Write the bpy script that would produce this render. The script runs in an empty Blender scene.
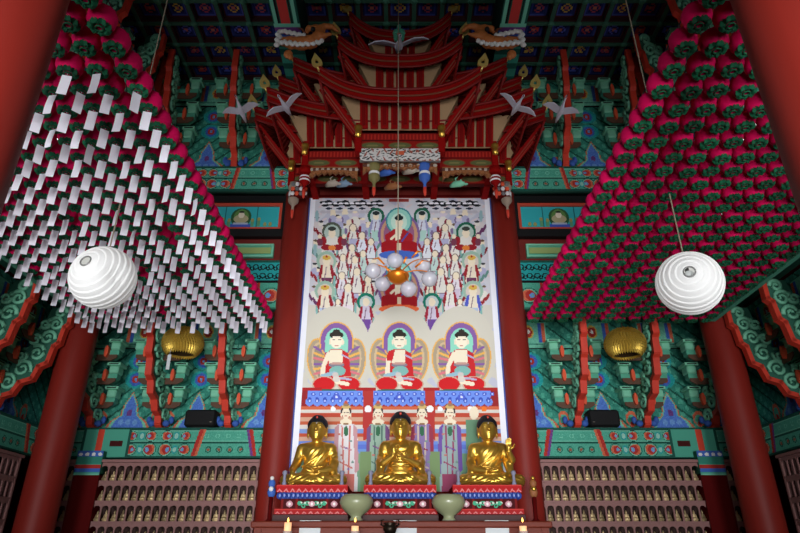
import bpy, math, random
import numpy as np
from mathutils import Vector, Matrix, Euler

random.seed(7)
rng = np.random.default_rng(7)
SC = bpy.context.scene
COL = SC.collection
PI = math.pi

# ---------------------------------------------------------------- camera
E = 1.3                                   # eye height above the floor
TH = math.radians(25.7)                   # the camera looks up by this much
FPX = 610.0
CT, ST = math.cos(TH), math.sin(TH)
cam_d = bpy.data.cameras.new('camera')
cam_d.sensor_width = 36.0
cam_d.lens = FPX / 800.0 * 36.0
cam_d.clip_end = 200
cam = bpy.data.objects.new('camera', cam_d)
COL.objects.link(cam)
cam.location = (0, 0, E)
cam.rotation_euler = (PI / 2 + TH, 0, 0)
SC.camera = cam

# ---------------------------------------------------------------- world, light, exposure
SC.view_settings.view_transform = 'Standard'
SC.view_settings.look = 'None'
SC.view_settings.gamma = 1.0
SC.view_settings.use_curve_mapping = False
SC.view_settings.exposure = 0.0
world = bpy.data.worlds.new('world')
SC.world = world
world.use_nodes = True
world.node_tree.nodes['Background'].inputs[0].default_value = (0.75, 0.85, 1.0, 1)
world.node_tree.nodes['Background'].inputs[1].default_value = 0.5

def area(name, loc, rot, sx, sy, power, col=(1, 1, 1)):
    d = bpy.data.lights.new(name, 'AREA')
    d.shape = 'RECTANGLE'; d.size = sx; d.size_y = sy
    d.energy = power; d.color = col
    o = bpy.data.objects.new(name, d)
    COL.objects.link(o)
    o.location = loc; o.rotation_euler = rot
    return o
# daylight coming through the three open doorways of the front wall, behind the camera
DOORS = [(-4.0, 2.2, 68), (0.0, 2.8, 148), (4.0, 2.2, 62)]      # centre x, width, watts
for dx, dw, pw in DOORS:
    lt = area('door_daylight', (dx, -2.45, 1.65), (PI / 2 + math.radians(11), 0, 0), dw, 3.0, pw, (0.97, 0.98, 1.0))
    lt.data.spread = math.radians(58)

# ---------------------------------------------------------------- helpers
def zc(Y, z):
    return Y * CT + (z - E) * ST
def at(px, py, Y):
    """world X and z of the thing seen at a photo pixel, standing at depth Y"""
    t = math.tan(math.atan((266.5 - py) / FPX) + TH)
    z = E + Y * t
    return ((px - 400) / FPX * zc(Y, z), z)
def zat(py, Y):
    return at(400, py, Y)[1]
def s2l(c):
    c = np.asarray(c, dtype=float) / 255.0
    return np.where(c <= 0.04045, c / 12.92, ((c + 0.055) / 1.055) ** 2.4)

MATS = {}
def mat(name, rgb=None, rough=0.6, metal=0.0, noise=0.0, nscale=6.0, emit=0.0, spec=0.3, rand=0.0, bump=0.0, stretch=None, trans=0.0, alpha=1.0):
    if name in MATS:
        return MATS[name]
    m = bpy.data.materials.new(name)
    m.use_nodes = True
    nt = m.node_tree
    b = nt.nodes['Principled BSDF']
    lin = list(s2l(rgb)) + [1.0]
    b.inputs['Base Color'].default_value = lin
    b.inputs['Roughness'].default_value = rough
    b.inputs['Metallic'].default_value = metal
    b.inputs['Specular IOR Level'].default_value = spec
    if trans:
        b.inputs['Transmission Weight'].default_value = trans
    if alpha < 1:
        b.inputs['Alpha'].default_value = alpha
    src = None
    if noise or bump:
        tc = nt.nodes.new('ShaderNodeTexCoord')
        mp = nt.nodes.new('ShaderNodeMapping')
        if stretch:
            mp.inputs['Scale'].default_value = stretch
        nz = nt.nodes.new('ShaderNodeTexNoise')
        nz.inputs['Scale'].default_value = nscale
        nz.inputs['Detail'].default_value = 4
        nt.links.new(tc.outputs['Object'], mp.inputs['Vector'])
        nt.links.new(mp.outputs['Vector'], nz.inputs['Vector'])
    if noise:
        mx = nt.nodes.new('ShaderNodeMix'); mx.data_type = 'RGBA'
        mx.inputs['A'].default_value = [c * (1 - noise) for c in lin[:3]] + [1]
        mx.inputs['B'].default_value = [min(1, c * (1 + noise)) for c in lin[:3]] + [1]
        nt.links.new(nz.outputs['Fac'], mx.inputs['Factor'])
        src = mx.outputs['Result']
    if rand:
        oi = nt.nodes.new('ShaderNodeObjectInfo')
        mr = nt.nodes.new('ShaderNodeMapRange')
        mr.inputs['To Min'].default_value = 1 - rand
        mr.inputs['To Max'].default_value = 1 + rand
        hs = nt.nodes.new('ShaderNodeHueSaturation')
        nt.links.new(oi.outputs['Random'], mr.inputs['Value'])
        nt.links.new(mr.outputs['Result'], hs.inputs['Value'])
        if src: nt.links.new(src, hs.inputs['Color'])
        else: hs.inputs['Color'].default_value = lin
        src = hs.outputs['Color']
    if src:
        nt.links.new(src, b.inputs['Base Color'])
    if bump:
        bp = nt.nodes.new('ShaderNodeBump'); bp.inputs['Strength'].default_value = bump
        bp.inputs['Distance'].default_value = 0.02
        nt.links.new(nz.outputs['Fac'], bp.inputs['Height'])
        nt.links.new(bp.outputs['Normal'], b.inputs['Normal'])
    if emit:
        b.inputs['Emission Color'].default_value = lin
        b.inputs['Emission Strength'].default_value = emit
    MATS[name] = m
    return m
def paint_mat(name='painted', rough=0.75, bump=0.0):
    """pigment colours stored on the mesh as a colour attribute"""
    if name in MATS: return MATS[name]
    m = bpy.data.materials.new(name); m.use_nodes = True
    nt = m.node_tree; b = nt.nodes['Principled BSDF']
    a = nt.nodes.new('ShaderNodeAttribute'); a.attribute_name = 'pigment'
    b.inputs['Roughness'].default_value = rough
    b.inputs['Specular IOR Level'].default_value = 0.15
    nt.links.new(a.outputs['Color'], b.inputs['Base Color'])
    MATS[name] = m
    return m

def link(o, parent=None):
    COL.objects.link(o)
    if parent is not None: o.parent = parent
    return o
def raw_mesh(name, V, F, mats, midx=None, smooth=False):
    me = bpy.data.meshes.new(name)
    me.from_pydata([tuple(v) for v in V], [], [tuple(f) for f in F])
    for m in (mats if isinstance(mats, (list, tuple)) else [mats]):
        me.materials.append(m)
    if midx is not None:
        me.polygons.foreach_set('material_index', list(midx))
    if smooth:
        me.polygons.foreach_set('use_smooth', [True] * len(me.polygons))
    me.update()
    return me
def mobj(name, me, parent=None, loc=None, rot=None, scale=None):
    o = bpy.data.objects.new(name, me)
    link(o, parent)
    if loc is not None: o.location = loc
    if rot is not None: o.rotation_euler = rot
    if scale is not None: o.scale = scale
    return o
def tag(o, label=None, cat=None, group=None, kind=None):
    if label: o['label'] = label
    if cat: o['category'] = cat
    if group: o['group'] = group
    if kind: o['kind'] = kind
    return o
def thing(name, label, cat, loc=(0, 0, 0), rot=(0, 0, 0), group=None):
    o = bpy.data.objects.new(name, None)
    o.empty_display_size = 0.1
    link(o); o.location = loc; o.rotation_euler = rot
    return tag(o, label, cat, group)
KIDS = {}
def kids(o):
    return list(o.children)
def copy_tree(o, parent=None):
    c = o.copy(); link(c)
    if parent is not None: c.parent = parent
    for ch in list(o.children):
        copy_tree(ch, c)
    return c

class MB:
    """collects shapes for one mesh"""
    def __init__(s):
        s.V = []; s.F = []; s.M = []; s.S = []
    def add(s, V, F, m=0, smooth=False):
        n = len(s.V)
        s.V += [tuple(v) for v in V]
        s.F += [tuple(i + n for i in f) for f in F]
        s.M += [m] * len(F); s.S += [smooth] * len(F)
        return s
    def box(s, c, d, m=0, R=None):
        hx, hy, hz = d[0] / 2, d[1] / 2, d[2] / 2
        P = [Vector((sx * hx, sy * hy, sz * hz)) for sz in (-1, 1) for sy in (-1, 1) for sx in (-1, 1)]
        if R is not None: P = [R @ p for p in P]
        P = [p + Vector(c) for p in P]
        return s.add(P, [(0, 2, 3, 1), (4, 5, 7, 6), (0, 1, 5, 4), (2, 6, 7, 3), (0, 4, 6, 2), (1, 3, 7, 5)], m)
    def bevbox(s, c, d, b, m=0):
        """box with chamfered edges"""
        hx, hy, hz = d[0] / 2, d[1] / 2, d[2] / 2
        V = []; F = []
        import itertools
        idx = {}
        for sx, sy, sz in itertools.product((-1, 1), repeat=3):
            for ax in range(3):
                p = [sx * (hx - b), sy * (hy - b), sz * (hz - b)]
                p[ax] = (sx * hx, sy * hy, sz * hz)[ax]
                idx[(sx, sy, sz, ax)] = len(V); V.append((p[0] + c[0], p[1] + c[1], p[2] + c[2]))
        for ax in range(3):
            for sg in (-1, 1):
                o = [a for a in range(3) if a != ax]
                ring = []
                for a, bb in ((-1, -1), (1, -1), (1, 1), (-1, 1)):
                    k = [0, 0, 0]; k[ax] = sg; k[o[0]] = a; k[o[1]] = bb
                    ring.append(idx[(*k, ax)])
                flip = (sg < 0) != (ax == 1)
                F.append(tuple(reversed(ring)) if flip else tuple(ring))
        for ax in range(3):                       # edges along ax
            o = [a for a in range(3) if a != ax]
            for a in (-1, 1):
                for bb in (-1, 1):
                    k0 = [0, 0, 0]; k1 = [0, 0, 0]
                    k0[ax] = -1; k1[ax] = 1
                    for k in (k0, k1): k[o[0]] = a; k[o[1]] = bb
                    F.append((idx[(*k0, o[0])], idx[(*k1, o[0])], idx[(*k1, o[1])], idx[(*k0, o[1])]))
        for sx, sy, sz in itertools.product((-1, 1), repeat=3):
            F.append((idx[(sx, sy, sz, 0)], idx[(sx, sy, sz, 1)], idx[(sx, sy, sz, 2)]))
        return s.add(V, F, m)
    def tube(s, pts, r, n=8, m=0, caps=True, smooth=True):
        pts = [Vector(p) for p in pts]
        rs = r if isinstance(r, (list, tuple)) else [r] * len(pts)
        V = []; F = []
        up = Vector((0, 0, 1))
        for i, p in enumerate(pts):
            t = (pts[min(i + 1, len(pts) - 1)] - pts[max(i - 1, 0)])
            if t.length < 1e-9: t = Vector((0, 0, 1))
            t.normalize()
            a = up.cross(t)
            if a.length < 0.1: a = Vector((1, 0, 0)).cross(t)
            a.normalize(); b = t.cross(a)
            for k in range(n):
                an = 2 * PI * k / n
                V.append(p + (a * math.cos(an) + b * math.sin(an)) * rs[i])
        for i in range(len(pts) - 1):
            for k in range(n):
                k2 = (k + 1) % n
                F.append((i * n + k, i * n + k2, (i + 1) * n + k2, (i + 1) * n + k))
        if caps:
            F.append(tuple(reversed(range(n))))
            F.append(tuple((len(pts) - 1) * n + k for k in range(n)))
        return s.add(V, F, m, smooth)
    def lathe(s, prof, c=(0, 0, 0), n=24, m=0, smooth=True, fn=None, caps=True):
        """profile of (r, z) turned about z through c; fn(r,z,ang) may change r"""
        V = []; F = []
        for (r, z) in prof:
            for k in range(n):
                an = 2 * PI * k / n
                rr = fn(r, z, an) if fn else r
                V.append((c[0] + rr * math.cos(an), c[1] + rr * math.sin(an), c[2] + z))
        for i in range(len(prof) - 1):
            for k in range(n):
                k2 = (k + 1) % n
                F.append((i * n + k, i * n + k2, (i + 1) * n + k2, (i + 1) * n + k))
        if caps:
            F.append(tuple(reversed(range(n))))
            F.append(tuple((len(prof) - 1) * n + k for k in range(n)))
        return s.add(V, F, m, smooth)
    def ball(s, c, r, n=12, m=0, R=None):
        rx, ry, rz = r if isinstance(r, (tuple, list)) else (r, r, r)
        V = []; F = []
        h = max(4, n // 2)
        for i in range(h + 1):
            ph = PI * i / h
            for k in range(n):
                an = 2 * PI * k / n
                p = Vector((rx * math.sin(ph) * math.cos(an), ry * math.sin(ph) * math.sin(an), -rz * math.cos(ph)))
                if R is not None: p = R @ p
                V.append(p + Vector(c))
        for i in range(h):
            for k in range(n):
                k2 = (k + 1) % n
                F.append((i * n + k, i * n + k2, (i + 1) * n + k2, (i + 1) * n + k))
        return s.add(V, F, m, True)
    def prism(s, poly, a, b, axes='xz', m=0):
        """polygon in two axes, extruded along the third from a to b"""
        ax = {'x': 0, 'y': 1, 'z': 2}
        i0, i1 = ax[axes[0]], ax[axes[1]]
        i2 = 3 - i0 - i1
        V = []
        for w in (a, b):
            for p in poly:
                v = [0, 0, 0]; v[i0] = p[0]; v[i1] = p[1]; v[i2] = w
                V.append(v)
        n = len(poly)
        F = [tuple(range(n)), tuple(reversed(range(n, 2 * n)))]
        F += [(k, k + n, (k + 1) % n + n, (k + 1) % n) for k in range(n)]
        return s.add(V, F, m)
    def mesh(s, name, mats):
        me = raw_mesh(name, s.V, s.F, mats, s.M)
        me.polygons.foreach_set('use_smooth', s.S)
        import bmesh
        bm = bmesh.new(); bm.from_mesh(me)
        bmesh.ops.recalc_face_normals(bm, faces=bm.faces)
        bm.to_mesh(me); bm.free()
        return me
    def build(s, name, mats, parent=None, loc=None, rot=None):
        return mobj(name, s.mesh(name, mats), parent, loc, rot)

# ---------------------------------------------------------------- painted boards
class Canvas:
    """a board painted in flat pigments: a fine grid whose faces carry the pigment colour.
    u runs 0..W, v runs 0..H (up), in metres"""
    def __init__(s, W, H, step=0.015, bg=(60, 120, 100)):
        s.W, s.H = W, H
        s.nu, s.nv = max(2, int(round(W / step))), max(2, int(round(H / step)))
        u = (np.arange(s.nu) + 0.5) / s.nu * W
        v = (np.arange(s.nv) + 0.5) / s.nv * H
        s.u, s.v = np.meshgrid(u, v)
        s.c = np.zeros((s.nv, s.nu, 3)); s.c[:] = bg
        s.bg = bg
    def put(s, mask, col):
        s.c[mask] = col
        return s
    def ell(s, x, y, rx, ry, col, rot=0):
        dx, dy = s.u - x, s.v - y
        if rot:
            c, q = math.cos(rot), math.sin(rot)
            dx, dy = dx * c + dy * q, -dx * q + dy * c
        return s.put((dx / rx) ** 2 + (dy / ry) ** 2 < 1, col)
    def ring(s, x, y, r0, r1, col):
        d = (s.u - x) ** 2 + (s.v - y) ** 2
        return s.put((d > r0 * r0) & (d < r1 * r1), col)
    def rect(s, x0, y0, x1, y1, col):
        return s.put((s.u > min(x0, x1)) & (s.u < max(x0, x1)) & (s.v > min(y0, y1)) & (s.v < max(y0, y1)), col)
    def poly(s, pts, col):
        inside = np.zeros(s.u.shape, bool)
        n = len(pts)
        for i in range(n):
            x0, y0 = pts[i]; x1, y1 = pts[(i + 1) % n]
            if y0 == y1: continue
            cross = ((s.v > y0) != (s.v > y1)) & (s.u < (x1 - x0) * (s.v - y0) / (y1 - y0) + x0)
            inside ^= cross
        return s.put(inside, col)
    def line(s, pts, w, col):
        for (x0, y0), (x1, y1) in zip(pts[:-1], pts[1:]):
            dx, dy = x1 - x0, y1 - y0
            L = dx * dx + dy * dy + 1e-12
            t = np.clip(((s.u - x0) * dx + (s.v - y0) * dy) / L, 0, 1)
            s.put((s.u - x0 - t * dx) ** 2 + (s.v - y0 - t * dy) ** 2 < w * w / 4, col)
        return s
    def speckle(s, amt=8):
        s.c += rng.normal(0, amt, s.c.shape[:2])[:, :, None]
        return s
    def mesh(s, name, O, U, Vv, thick=0.03, material=None, relief=None):
        """O origin (u=0,v=0), unit vectors U and Vv; a board of the given thickness behind its painted face"""
        O, U, Vv = Vector(O), Vector(U), Vector(Vv)
        N = U.cross(Vv)
        gu = np.linspace(0, s.W, s.nu + 1); gv = np.linspace(0, s.H, s.nv + 1)
        A, B = np.meshgrid(gu, gv)
        P = (np.array(O)[None, None] + A[..., None] * np.array(U) + B[..., None] * np.array(Vv)).reshape(-1, 3)
        w = s.nu + 1
        i = np.arange(s.nu)[None, :] + np.arange(s.nv)[:, None] * w
        Q = np.stack([i, i + 1, i + 1 + w, i + w], -1).reshape(-1, 4)
        nP, nQ = len(P), len(Q)
        Oa, Ua, Va, Na = (np.array(t) for t in (O, U, Vv, N))
        cs = [Oa, Oa + Ua * s.W, Oa + Ua * s.W + Va * s.H, Oa + Va * s.H]
        P = np.vstack([P] + [c[None] for c in cs] + [(c - Na * thick)[None] for c in cs])
        b = nP
        ex = [(b + 4, b + 7, b + 6, b + 5)] + [(b + k, b + 4 + k, b + 4 + (k + 1) % 4, b + (k + 1) % 4) for k in range(4)]
        Q = np.vstack([Q, np.array(ex)])
        me = bpy.data.meshes.new(name)
        me.vertices.add(len(P)); me.vertices.foreach_set('co', P.astype(np.float32).ravel())
        me.loops.add(len(Q) * 4); me.loops.foreach_set('vertex_index', Q.astype(np.int32).ravel())
        me.polygons.add(len(Q)); me.polygons.foreach_set('loop_start', np.arange(len(Q), dtype=np.int32) * 4)
        me.update(calc_edges=True)
        colr = np.clip(s2l(np.clip(s.c, 0, 255)), 0, 1).reshape(-1, 3)
        colr = np.vstack([colr, np.repeat(s2l(s.bg)[None] * 0.6, 5, 0)])
        full = np.ones((len(Q), 4, 4), np.float32); full[:, :, :3] = colr[:, None, :]
        at_ = me.color_attributes.new('pigment', 'FLOAT_COLOR', 'CORNER')
        at_.data.foreach_set('color', full.ravel())
        me.materials.append(material or paint_mat())
        me.validate()
        return me

# ---------------------------------------------------------------- implicit bodies
def ellip(P, c, r):
    q = (P - np.array(c, np.float32)) / np.array(r, np.float32)
    k0 = np.sqrt((q * q).sum(-1)) + 1e-6
    q2 = q / np.array(r, np.float32)
    k1 = np.sqrt((q2 * q2).sum(-1)) + 1e-6
    return k0 * (k0 - 1) / k1
def capsule(P, a, b, r0, r1=None):
    r1 = r0 if r1 is None else r1
    a = np.array(a, np.float32); b = np.array(b, np.float32)
    d = b - a
    t = np.clip(((P - a) @ d) / float(d @ d + 1e-12), 0, 1)
    return np.linalg.norm(P - a - t[..., None] * d, axis=-1) - (r0 + (r1 - r0) * t)
def smin(a, b, k):
    h = np.clip(0.5 + 0.5 * (b - a) / k, 0, 1)
    return b + (a - b) * h - k * h * (1 - h)
def chain(P, pts, rs, k=0.0):
    d = None
    for i in range(len(pts) - 1):
        e = capsule(P, pts[i], pts[i + 1], rs[i], rs[i + 1])
        d = e if d is None else (smin(d, e, k) if k else np.minimum(d, e))
    return d
def surfnet(f, lo, hi, h):
    """smooth polygon skin of the region f<0"""
    ax = [np.arange(lo[i], hi[i] + h, h, dtype=np.float32) for i in range(3)]
    G = np.stack(np.meshgrid(*ax, indexing='ij'), -1)
    D = f(G).astype(np.float32)
    S = D < 0
    n = np.array(D.shape)
    c = n - 1
    off = [(i, j, k) for i in (0, 1) for j in (0, 1) for k in (0, 1)]
    sl = lambda o: tuple(slice(o[i], o[i] + c[i]) for i in range(3))
    cnt = sum(S[sl(o)].astype(np.int8) for o in off)
    act = (cnt > 0) & (cnt < 8)
    acc = np.zeros(tuple(c) + (3,), np.float32); num = np.zeros(tuple(c), np.float32)
    for a in off:
        for axis in range(3):
            if a[axis] == 1: continue
            b = list(a); b[axis] = 1
            da, db = D[sl(a)], D[sl(b)]
            m = (da < 0) != (db < 0)
            t = np.where(m, da / np.where(m, da - db, 1), 0)
            for q in range(3):
                val = a[q] + (t if q == axis else 0)
                acc[..., q] += np.where(m, val, 0)
            num += m
    ids = -np.ones(tuple(c), np.int64)
    I = np.argwhere(act)
    ids[act] = np.arange(len(I))
    V = np.array(lo, np.float32) + h * (I + acc[act] / num[act][:, None])
    F = []
    for axis in range(3):
        o1, o2 = [(1, 2), (2, 0), (0, 1)][axis]
        s0 = [slice(None)] * 3; s1 = [slice(None)] * 3
        s0[axis] = slice(0, n[axis] - 1); s1[axis] = slice(1, n[axis])
        A, B = S[tuple(s0)], S[tuple(s1)]
        X = np.argwhere(A != B)
        ok = (X[:, o1] > 0) & (X[:, o1] < c[o1]) & (X[:, o2] > 0) & (X[:, o2] < c[o2])
        X = X[ok]
        sg = A[tuple(X.T)]
        e1 = np.zeros(3, int); e1[o1] = 1
        e2 = np.zeros(3, int); e2[o2] = 1
        q = [ids[tuple((X - e1 - e2).T)], ids[tuple((X - e2).T)], ids[tuple(X.T)], ids[tuple((X - e1).T)]]
        Q = np.stack(q, -1)
        Q[~sg] = Q[~sg][:, ::-1]
        F.append(Q)
    return V, np.vstack(F)
def np_mesh(name, parts, m):
    """parts: list of (V,F) quads -> one smooth mesh"""
    Vs = []; Fs = []; n = 0
    for V, F in parts:
        Vs.append(V); Fs.append(F + n); n += len(V)
    P = np.vstack(Vs).astype(np.float32); Q = np.vstack(Fs).astype(np.int32)
    me = bpy.data.meshes.new(name)
    me.vertices.add(len(P)); me.vertices.foreach_set('co', P.ravel())
    me.loops.add(len(Q) * 4); me.loops.foreach_set('vertex_index', Q.ravel())
    me.polygons.add(len(Q)); me.polygons.foreach_set('loop_start', np.arange(len(Q), dtype=np.int32) * 4)
    me.update(calc_edges=True)
    me.polygons.foreach_set('use_smooth', [True] * len(Q))
    me.materials.append(m)
    me.validate()
    return me
# ---------------------------------------------------------------- materials
RED_COL = mat('column_red_lacquer', (126, 34, 26), 0.5, noise=0.18, nscale=3.0, stretch=(3, 3, 0.35), spec=0.2)
RED_WALL = mat('wall_red_brown', (112, 32, 26), 0.6, noise=0.15, nscale=4.0)
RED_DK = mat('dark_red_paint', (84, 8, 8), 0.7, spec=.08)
RED = mat('canopy_red', (136, 14, 13), 0.7, noise=0.12, nscale=9, spec=.05)
RED_BR = mat('bright_red', (206, 62, 44), 0.55, noise=0.12, nscale=12)
ORANGE = mat('orange_red', (224, 88, 56), 0.6, noise=0.1, nscale=12)
TAN = mat('tan_board', (168, 136, 100), 0.75, noise=0.08)
GREEN = mat('jade_green', (84, 166, 138), 0.65, noise=0.22, nscale=9)
GREEN_DK = mat('deep_green', (44, 98, 80), 0.7, noise=0.25, nscale=9)
GREEN_LT = mat('pale_jade', (126, 202, 168), 0.65, noise=0.12, nscale=10)
BLUE = mat('dancheong_blue', (58, 96, 176), 0.65, noise=0.15)
BLACK = mat('black_paint', (14, 14, 15), 0.55)
GOLD = mat('gilding', (222, 178, 76), 0.33, 0.85, noise=0.12, nscale=7, spec=0.5)
GOLD_OLD = mat('dull_gilding', (206, 172, 72), 0.42, 0.55, noise=0.2, nscale=20)
BRASS = mat('pale_brass', (236, 208, 120), 0.4, 0.6)
WHITE = mat('white_paint', (226, 224, 224), 0.6)
STONE = mat('floor_boards', (92, 56, 38), 0.4, noise=0.25, nscale=3, stretch=(8, 0.6, 1))
PLASTER = mat('plain_plaster', (120, 108, 96), 0.8, noise=0.06)

W = 5.5; YB = 10.0; YL = 11.3; XL = 6.6
ZC = E + 9.2
def struct(o, label=None):
    o['kind'] = 'structure'
    if label: o['label'] = label
    return o
def sbox(name, lo, hi, m):
    b = MB(); b.box([(l + h) / 2 for l, h in zip(lo, hi)], [h - l for l, h in zip(lo, hi)])
    return struct(b.build(name, m))

# ---------------------------------------------------------------- room shell
sbox('floor', (-XL - .2, -3.2, -.2), (XL + .2, YL + .2, 0), STONE)
sbox('wall_back', (-XL, YL, 0), (XL, YL + .2, E + 4.5), RED_DK)
sbox('wall_left', (-XL - .2, -3.2, 0), (-XL, YL + .2, E + 4.5), RED_DK)
sbox('wall_right', (XL, -3.2, 0), (XL + .2, YL + .2, E + 4.5), RED_DK)
sbox('ceiling_back_aisle', (-XL, YB + .16, E + 4.4), (XL, YL, E + 4.5), GREEN_DK)
for s, nm in ((-1, 'left'), (1, 'right')):
    a, b = sorted((s * (W + .16), s * XL))
    sbox('ceiling_%s_aisle' % nm, (a, -3.0, E + 4.4), (b, YB + .16, E + 4.5), GREEN_DK)
# upper storey walls stand on the column line
sbox('ceiling_boarding', (-W - .16, -3.2, ZC + .3), (W + .16, YB + .16, ZC + .4), GREEN_DK)
sbox('ceiling_entrance', (-W, -3.0, ZC + .05), (W, -.48, ZC + .15), GREEN_DK)
sbox('wall_back_upper', (-W - .16, YB + .02, E + 3.9), (W + .16, YB + .16, ZC + .3), RED_WALL)
sbox('wall_behind_altar', (-1.97, YB + .02, 0), (1.97, YB + .16, E + 3.9), RED_DK)
for s, nm in ((-1, 'left'), (1, 'right')):
    m = MB()
    x0, x1 = s * (W + .02), s * (W + .16)
    cx, tx = (x0 + x1) / 2, .14
    zw0, zw1 = E + 5.25, E + 6.2
    def slab(y0, y1, z0, z1): m.box((cx, (y0 + y1) / 2, (z0 + z1) / 2), (tx, y1 - y0, z1 - z0))
    slab(-3, YB, E + 3.9, zw0); slab(-3, YB, zw1, ZC + .3)
    ys = [-3.0, 2.6, 4.4, 4.7, 6.5, 6.9, 8.2, 8.45, 9.5, YB]
    for k in range(0, len(ys), 2): slab(ys[k], ys[k + 1], zw0, zw1)
    struct(m.build('wall_%s_upper' % nm, RED_WALL))
    for k in range(1, len(ys) - 1, 2):
        p = MB(); p.box((s * (W + .1), (ys[k] + ys[k + 1]) / 2, (zw0 + zw1) / 2), (.02, ys[k + 1] - ys[k], zw1 - zw0))
        w = p.build('window_%d' % (k // 2 + 1 + (4 if s > 0 else 0)), mat('daylit_paper', (245, 248, 255), 0.8, emit=2.6))
        struct(w, 'papered clerestory window with daylight behind it')
# front wall with the three open doorways the daylight comes through
f = MB()
def fw(x0, x1, z0, z1): f.box(((x0 + x1) / 2, -3.1, (z0 + z1) / 2), (x1 - x0, .2, z1 - z0))
edges = [-XL]
for dx, dw, _ in DOORS: edges += [dx - dw / 2, dx + dw / 2]
edges.append(XL)
for k in range(0, len(edges), 2): fw(edges[k], edges[k + 1], 0, 3.2)
fw(-XL, XL, 3.2, ZC + .3)
struct(f.build('wall_front', PLASTER))

# ---------------------------------------------------------------- dancheong palette
G0, G1, G2, G3 = (54, 134, 116), (80, 166, 142), (116, 196, 168), (30, 84, 72)
R0, O0, B0, B1, W0, K0, Y0, P0 = (176, 52, 46), (206, 104, 74), (66, 104, 186), (110, 156, 214), (226, 226, 220), (18, 22, 24), (214, 176, 80), (112, 64, 130)
TQ = (40, 158, 158)

def rosette(c, x, y, r):
    for k in range(8):
        a = k * PI / 4
        c.ell(x + r * .62 * math.cos(a), y + r * .62 * math.sin(a), r * .34, r * .34, O0 if k % 2 else R0)
    c.ell(x, y, r * .5, r * .5, B0); c.ell(x, y, r * .3, r * .3, W0); c.ell(x, y, r * .15, r * .15, R0)
def half_lotus(c, x, y, r, sgn):
    c.ell(x, y, r, r * .95, G3); c.ell(x, y, r * .88, r * .83, G2); c.ell(x - sgn * r * .1, y, r * .7, r * .72, O0)
    c.ell(x + sgn * r * .15, y, r * .6, r * .6, R0); c.ell(x + sgn * r * .3, y, r * .3, r * .3, B1)
    c.ell(x + sgn * r * .35, y, r * .12, r * .12, G2)
def bracket_wall(Wd, Hh, centres, dim=1.0):
    """painted boards between the bracket sets; centres are the bay middles along u"""
    c = Canvas(Wd, Hh, 0.022, G0)
    c.put((np.sin(c.u * 31) * np.sin(c.v * 27) > .35), G1)
    c.put((np.sin(c.u * 19 + c.v * 23) > .86), G3)
    for x in centres:
        k = Hh / 2.1
        # upper little panel: red and blue bars about a flower
        c.rect(x - .34, 1.58 * k, x + .34, 2.0 * k, G2)
        for q in (-1, 1):
            c.rect(x + q * .33, 1.6 * k, x + q * .26, 1.98 * k, O0); c.rect(x + q * .26, 1.6 * k, x + q * .2, 1.98 * k, B0)
        c.ell(x, 1.8 * k, .1, .13 * k, Y0); c.ell(x, 1.8 * k, .075, .1 * k, R0); c.ell(x, 1.8 * k, .03, .04 * k, W0)
        c.rect(x - .6, 1.5 * k, x + .6, 1.56 * k, G2); c.rect(x - .6, 1.47 * k, x + .6, 1.5 * k, K0)
        # two discs
        for vv in (1.24, .9):
            c.ell(x, vv * k, .2, .16 * k, TQ); c.ell(x, vv * k, .12, .12 * k, B0); c.ell(x, vv * k, .07, .07 * k, R0); c.ell(x, vv * k, .025, .03 * k, B1)
        # blue flame above the plate
        for wd, col in ((.42, O0), (.37, G2), (.31, (84, 124, 206))):
            t = .62 + (wd - .31) * .6
            c.poly([(x - wd, .02), (x - wd * .78, .16 * k), (x - wd * .4, .26 * k), (x - wd * .3, .45 * k), (x, t * k), (x + wd * .3, .45 * k), (x + wd * .4, .26 * k), (x + wd * .78, .16 * k), (x + wd, .02)], col)
        for q in (-1, 0, 1): c.ell(x + q * .13, .14 * k, .05, .05, B1)
        c.ell(x, .3 * k, .05, .06, P0)
        for q in (-1, 1):
            c.ell(x + q * .5, .2 * k, .1, .14 * k, O0); c.ell(x + q * .5, .18 * k, .07, .1 * k, G1); c.ell(x + q * .5, .12 * k, .035, .05, R0)
    c.c *= dim
    return c.speckle(6)
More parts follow.
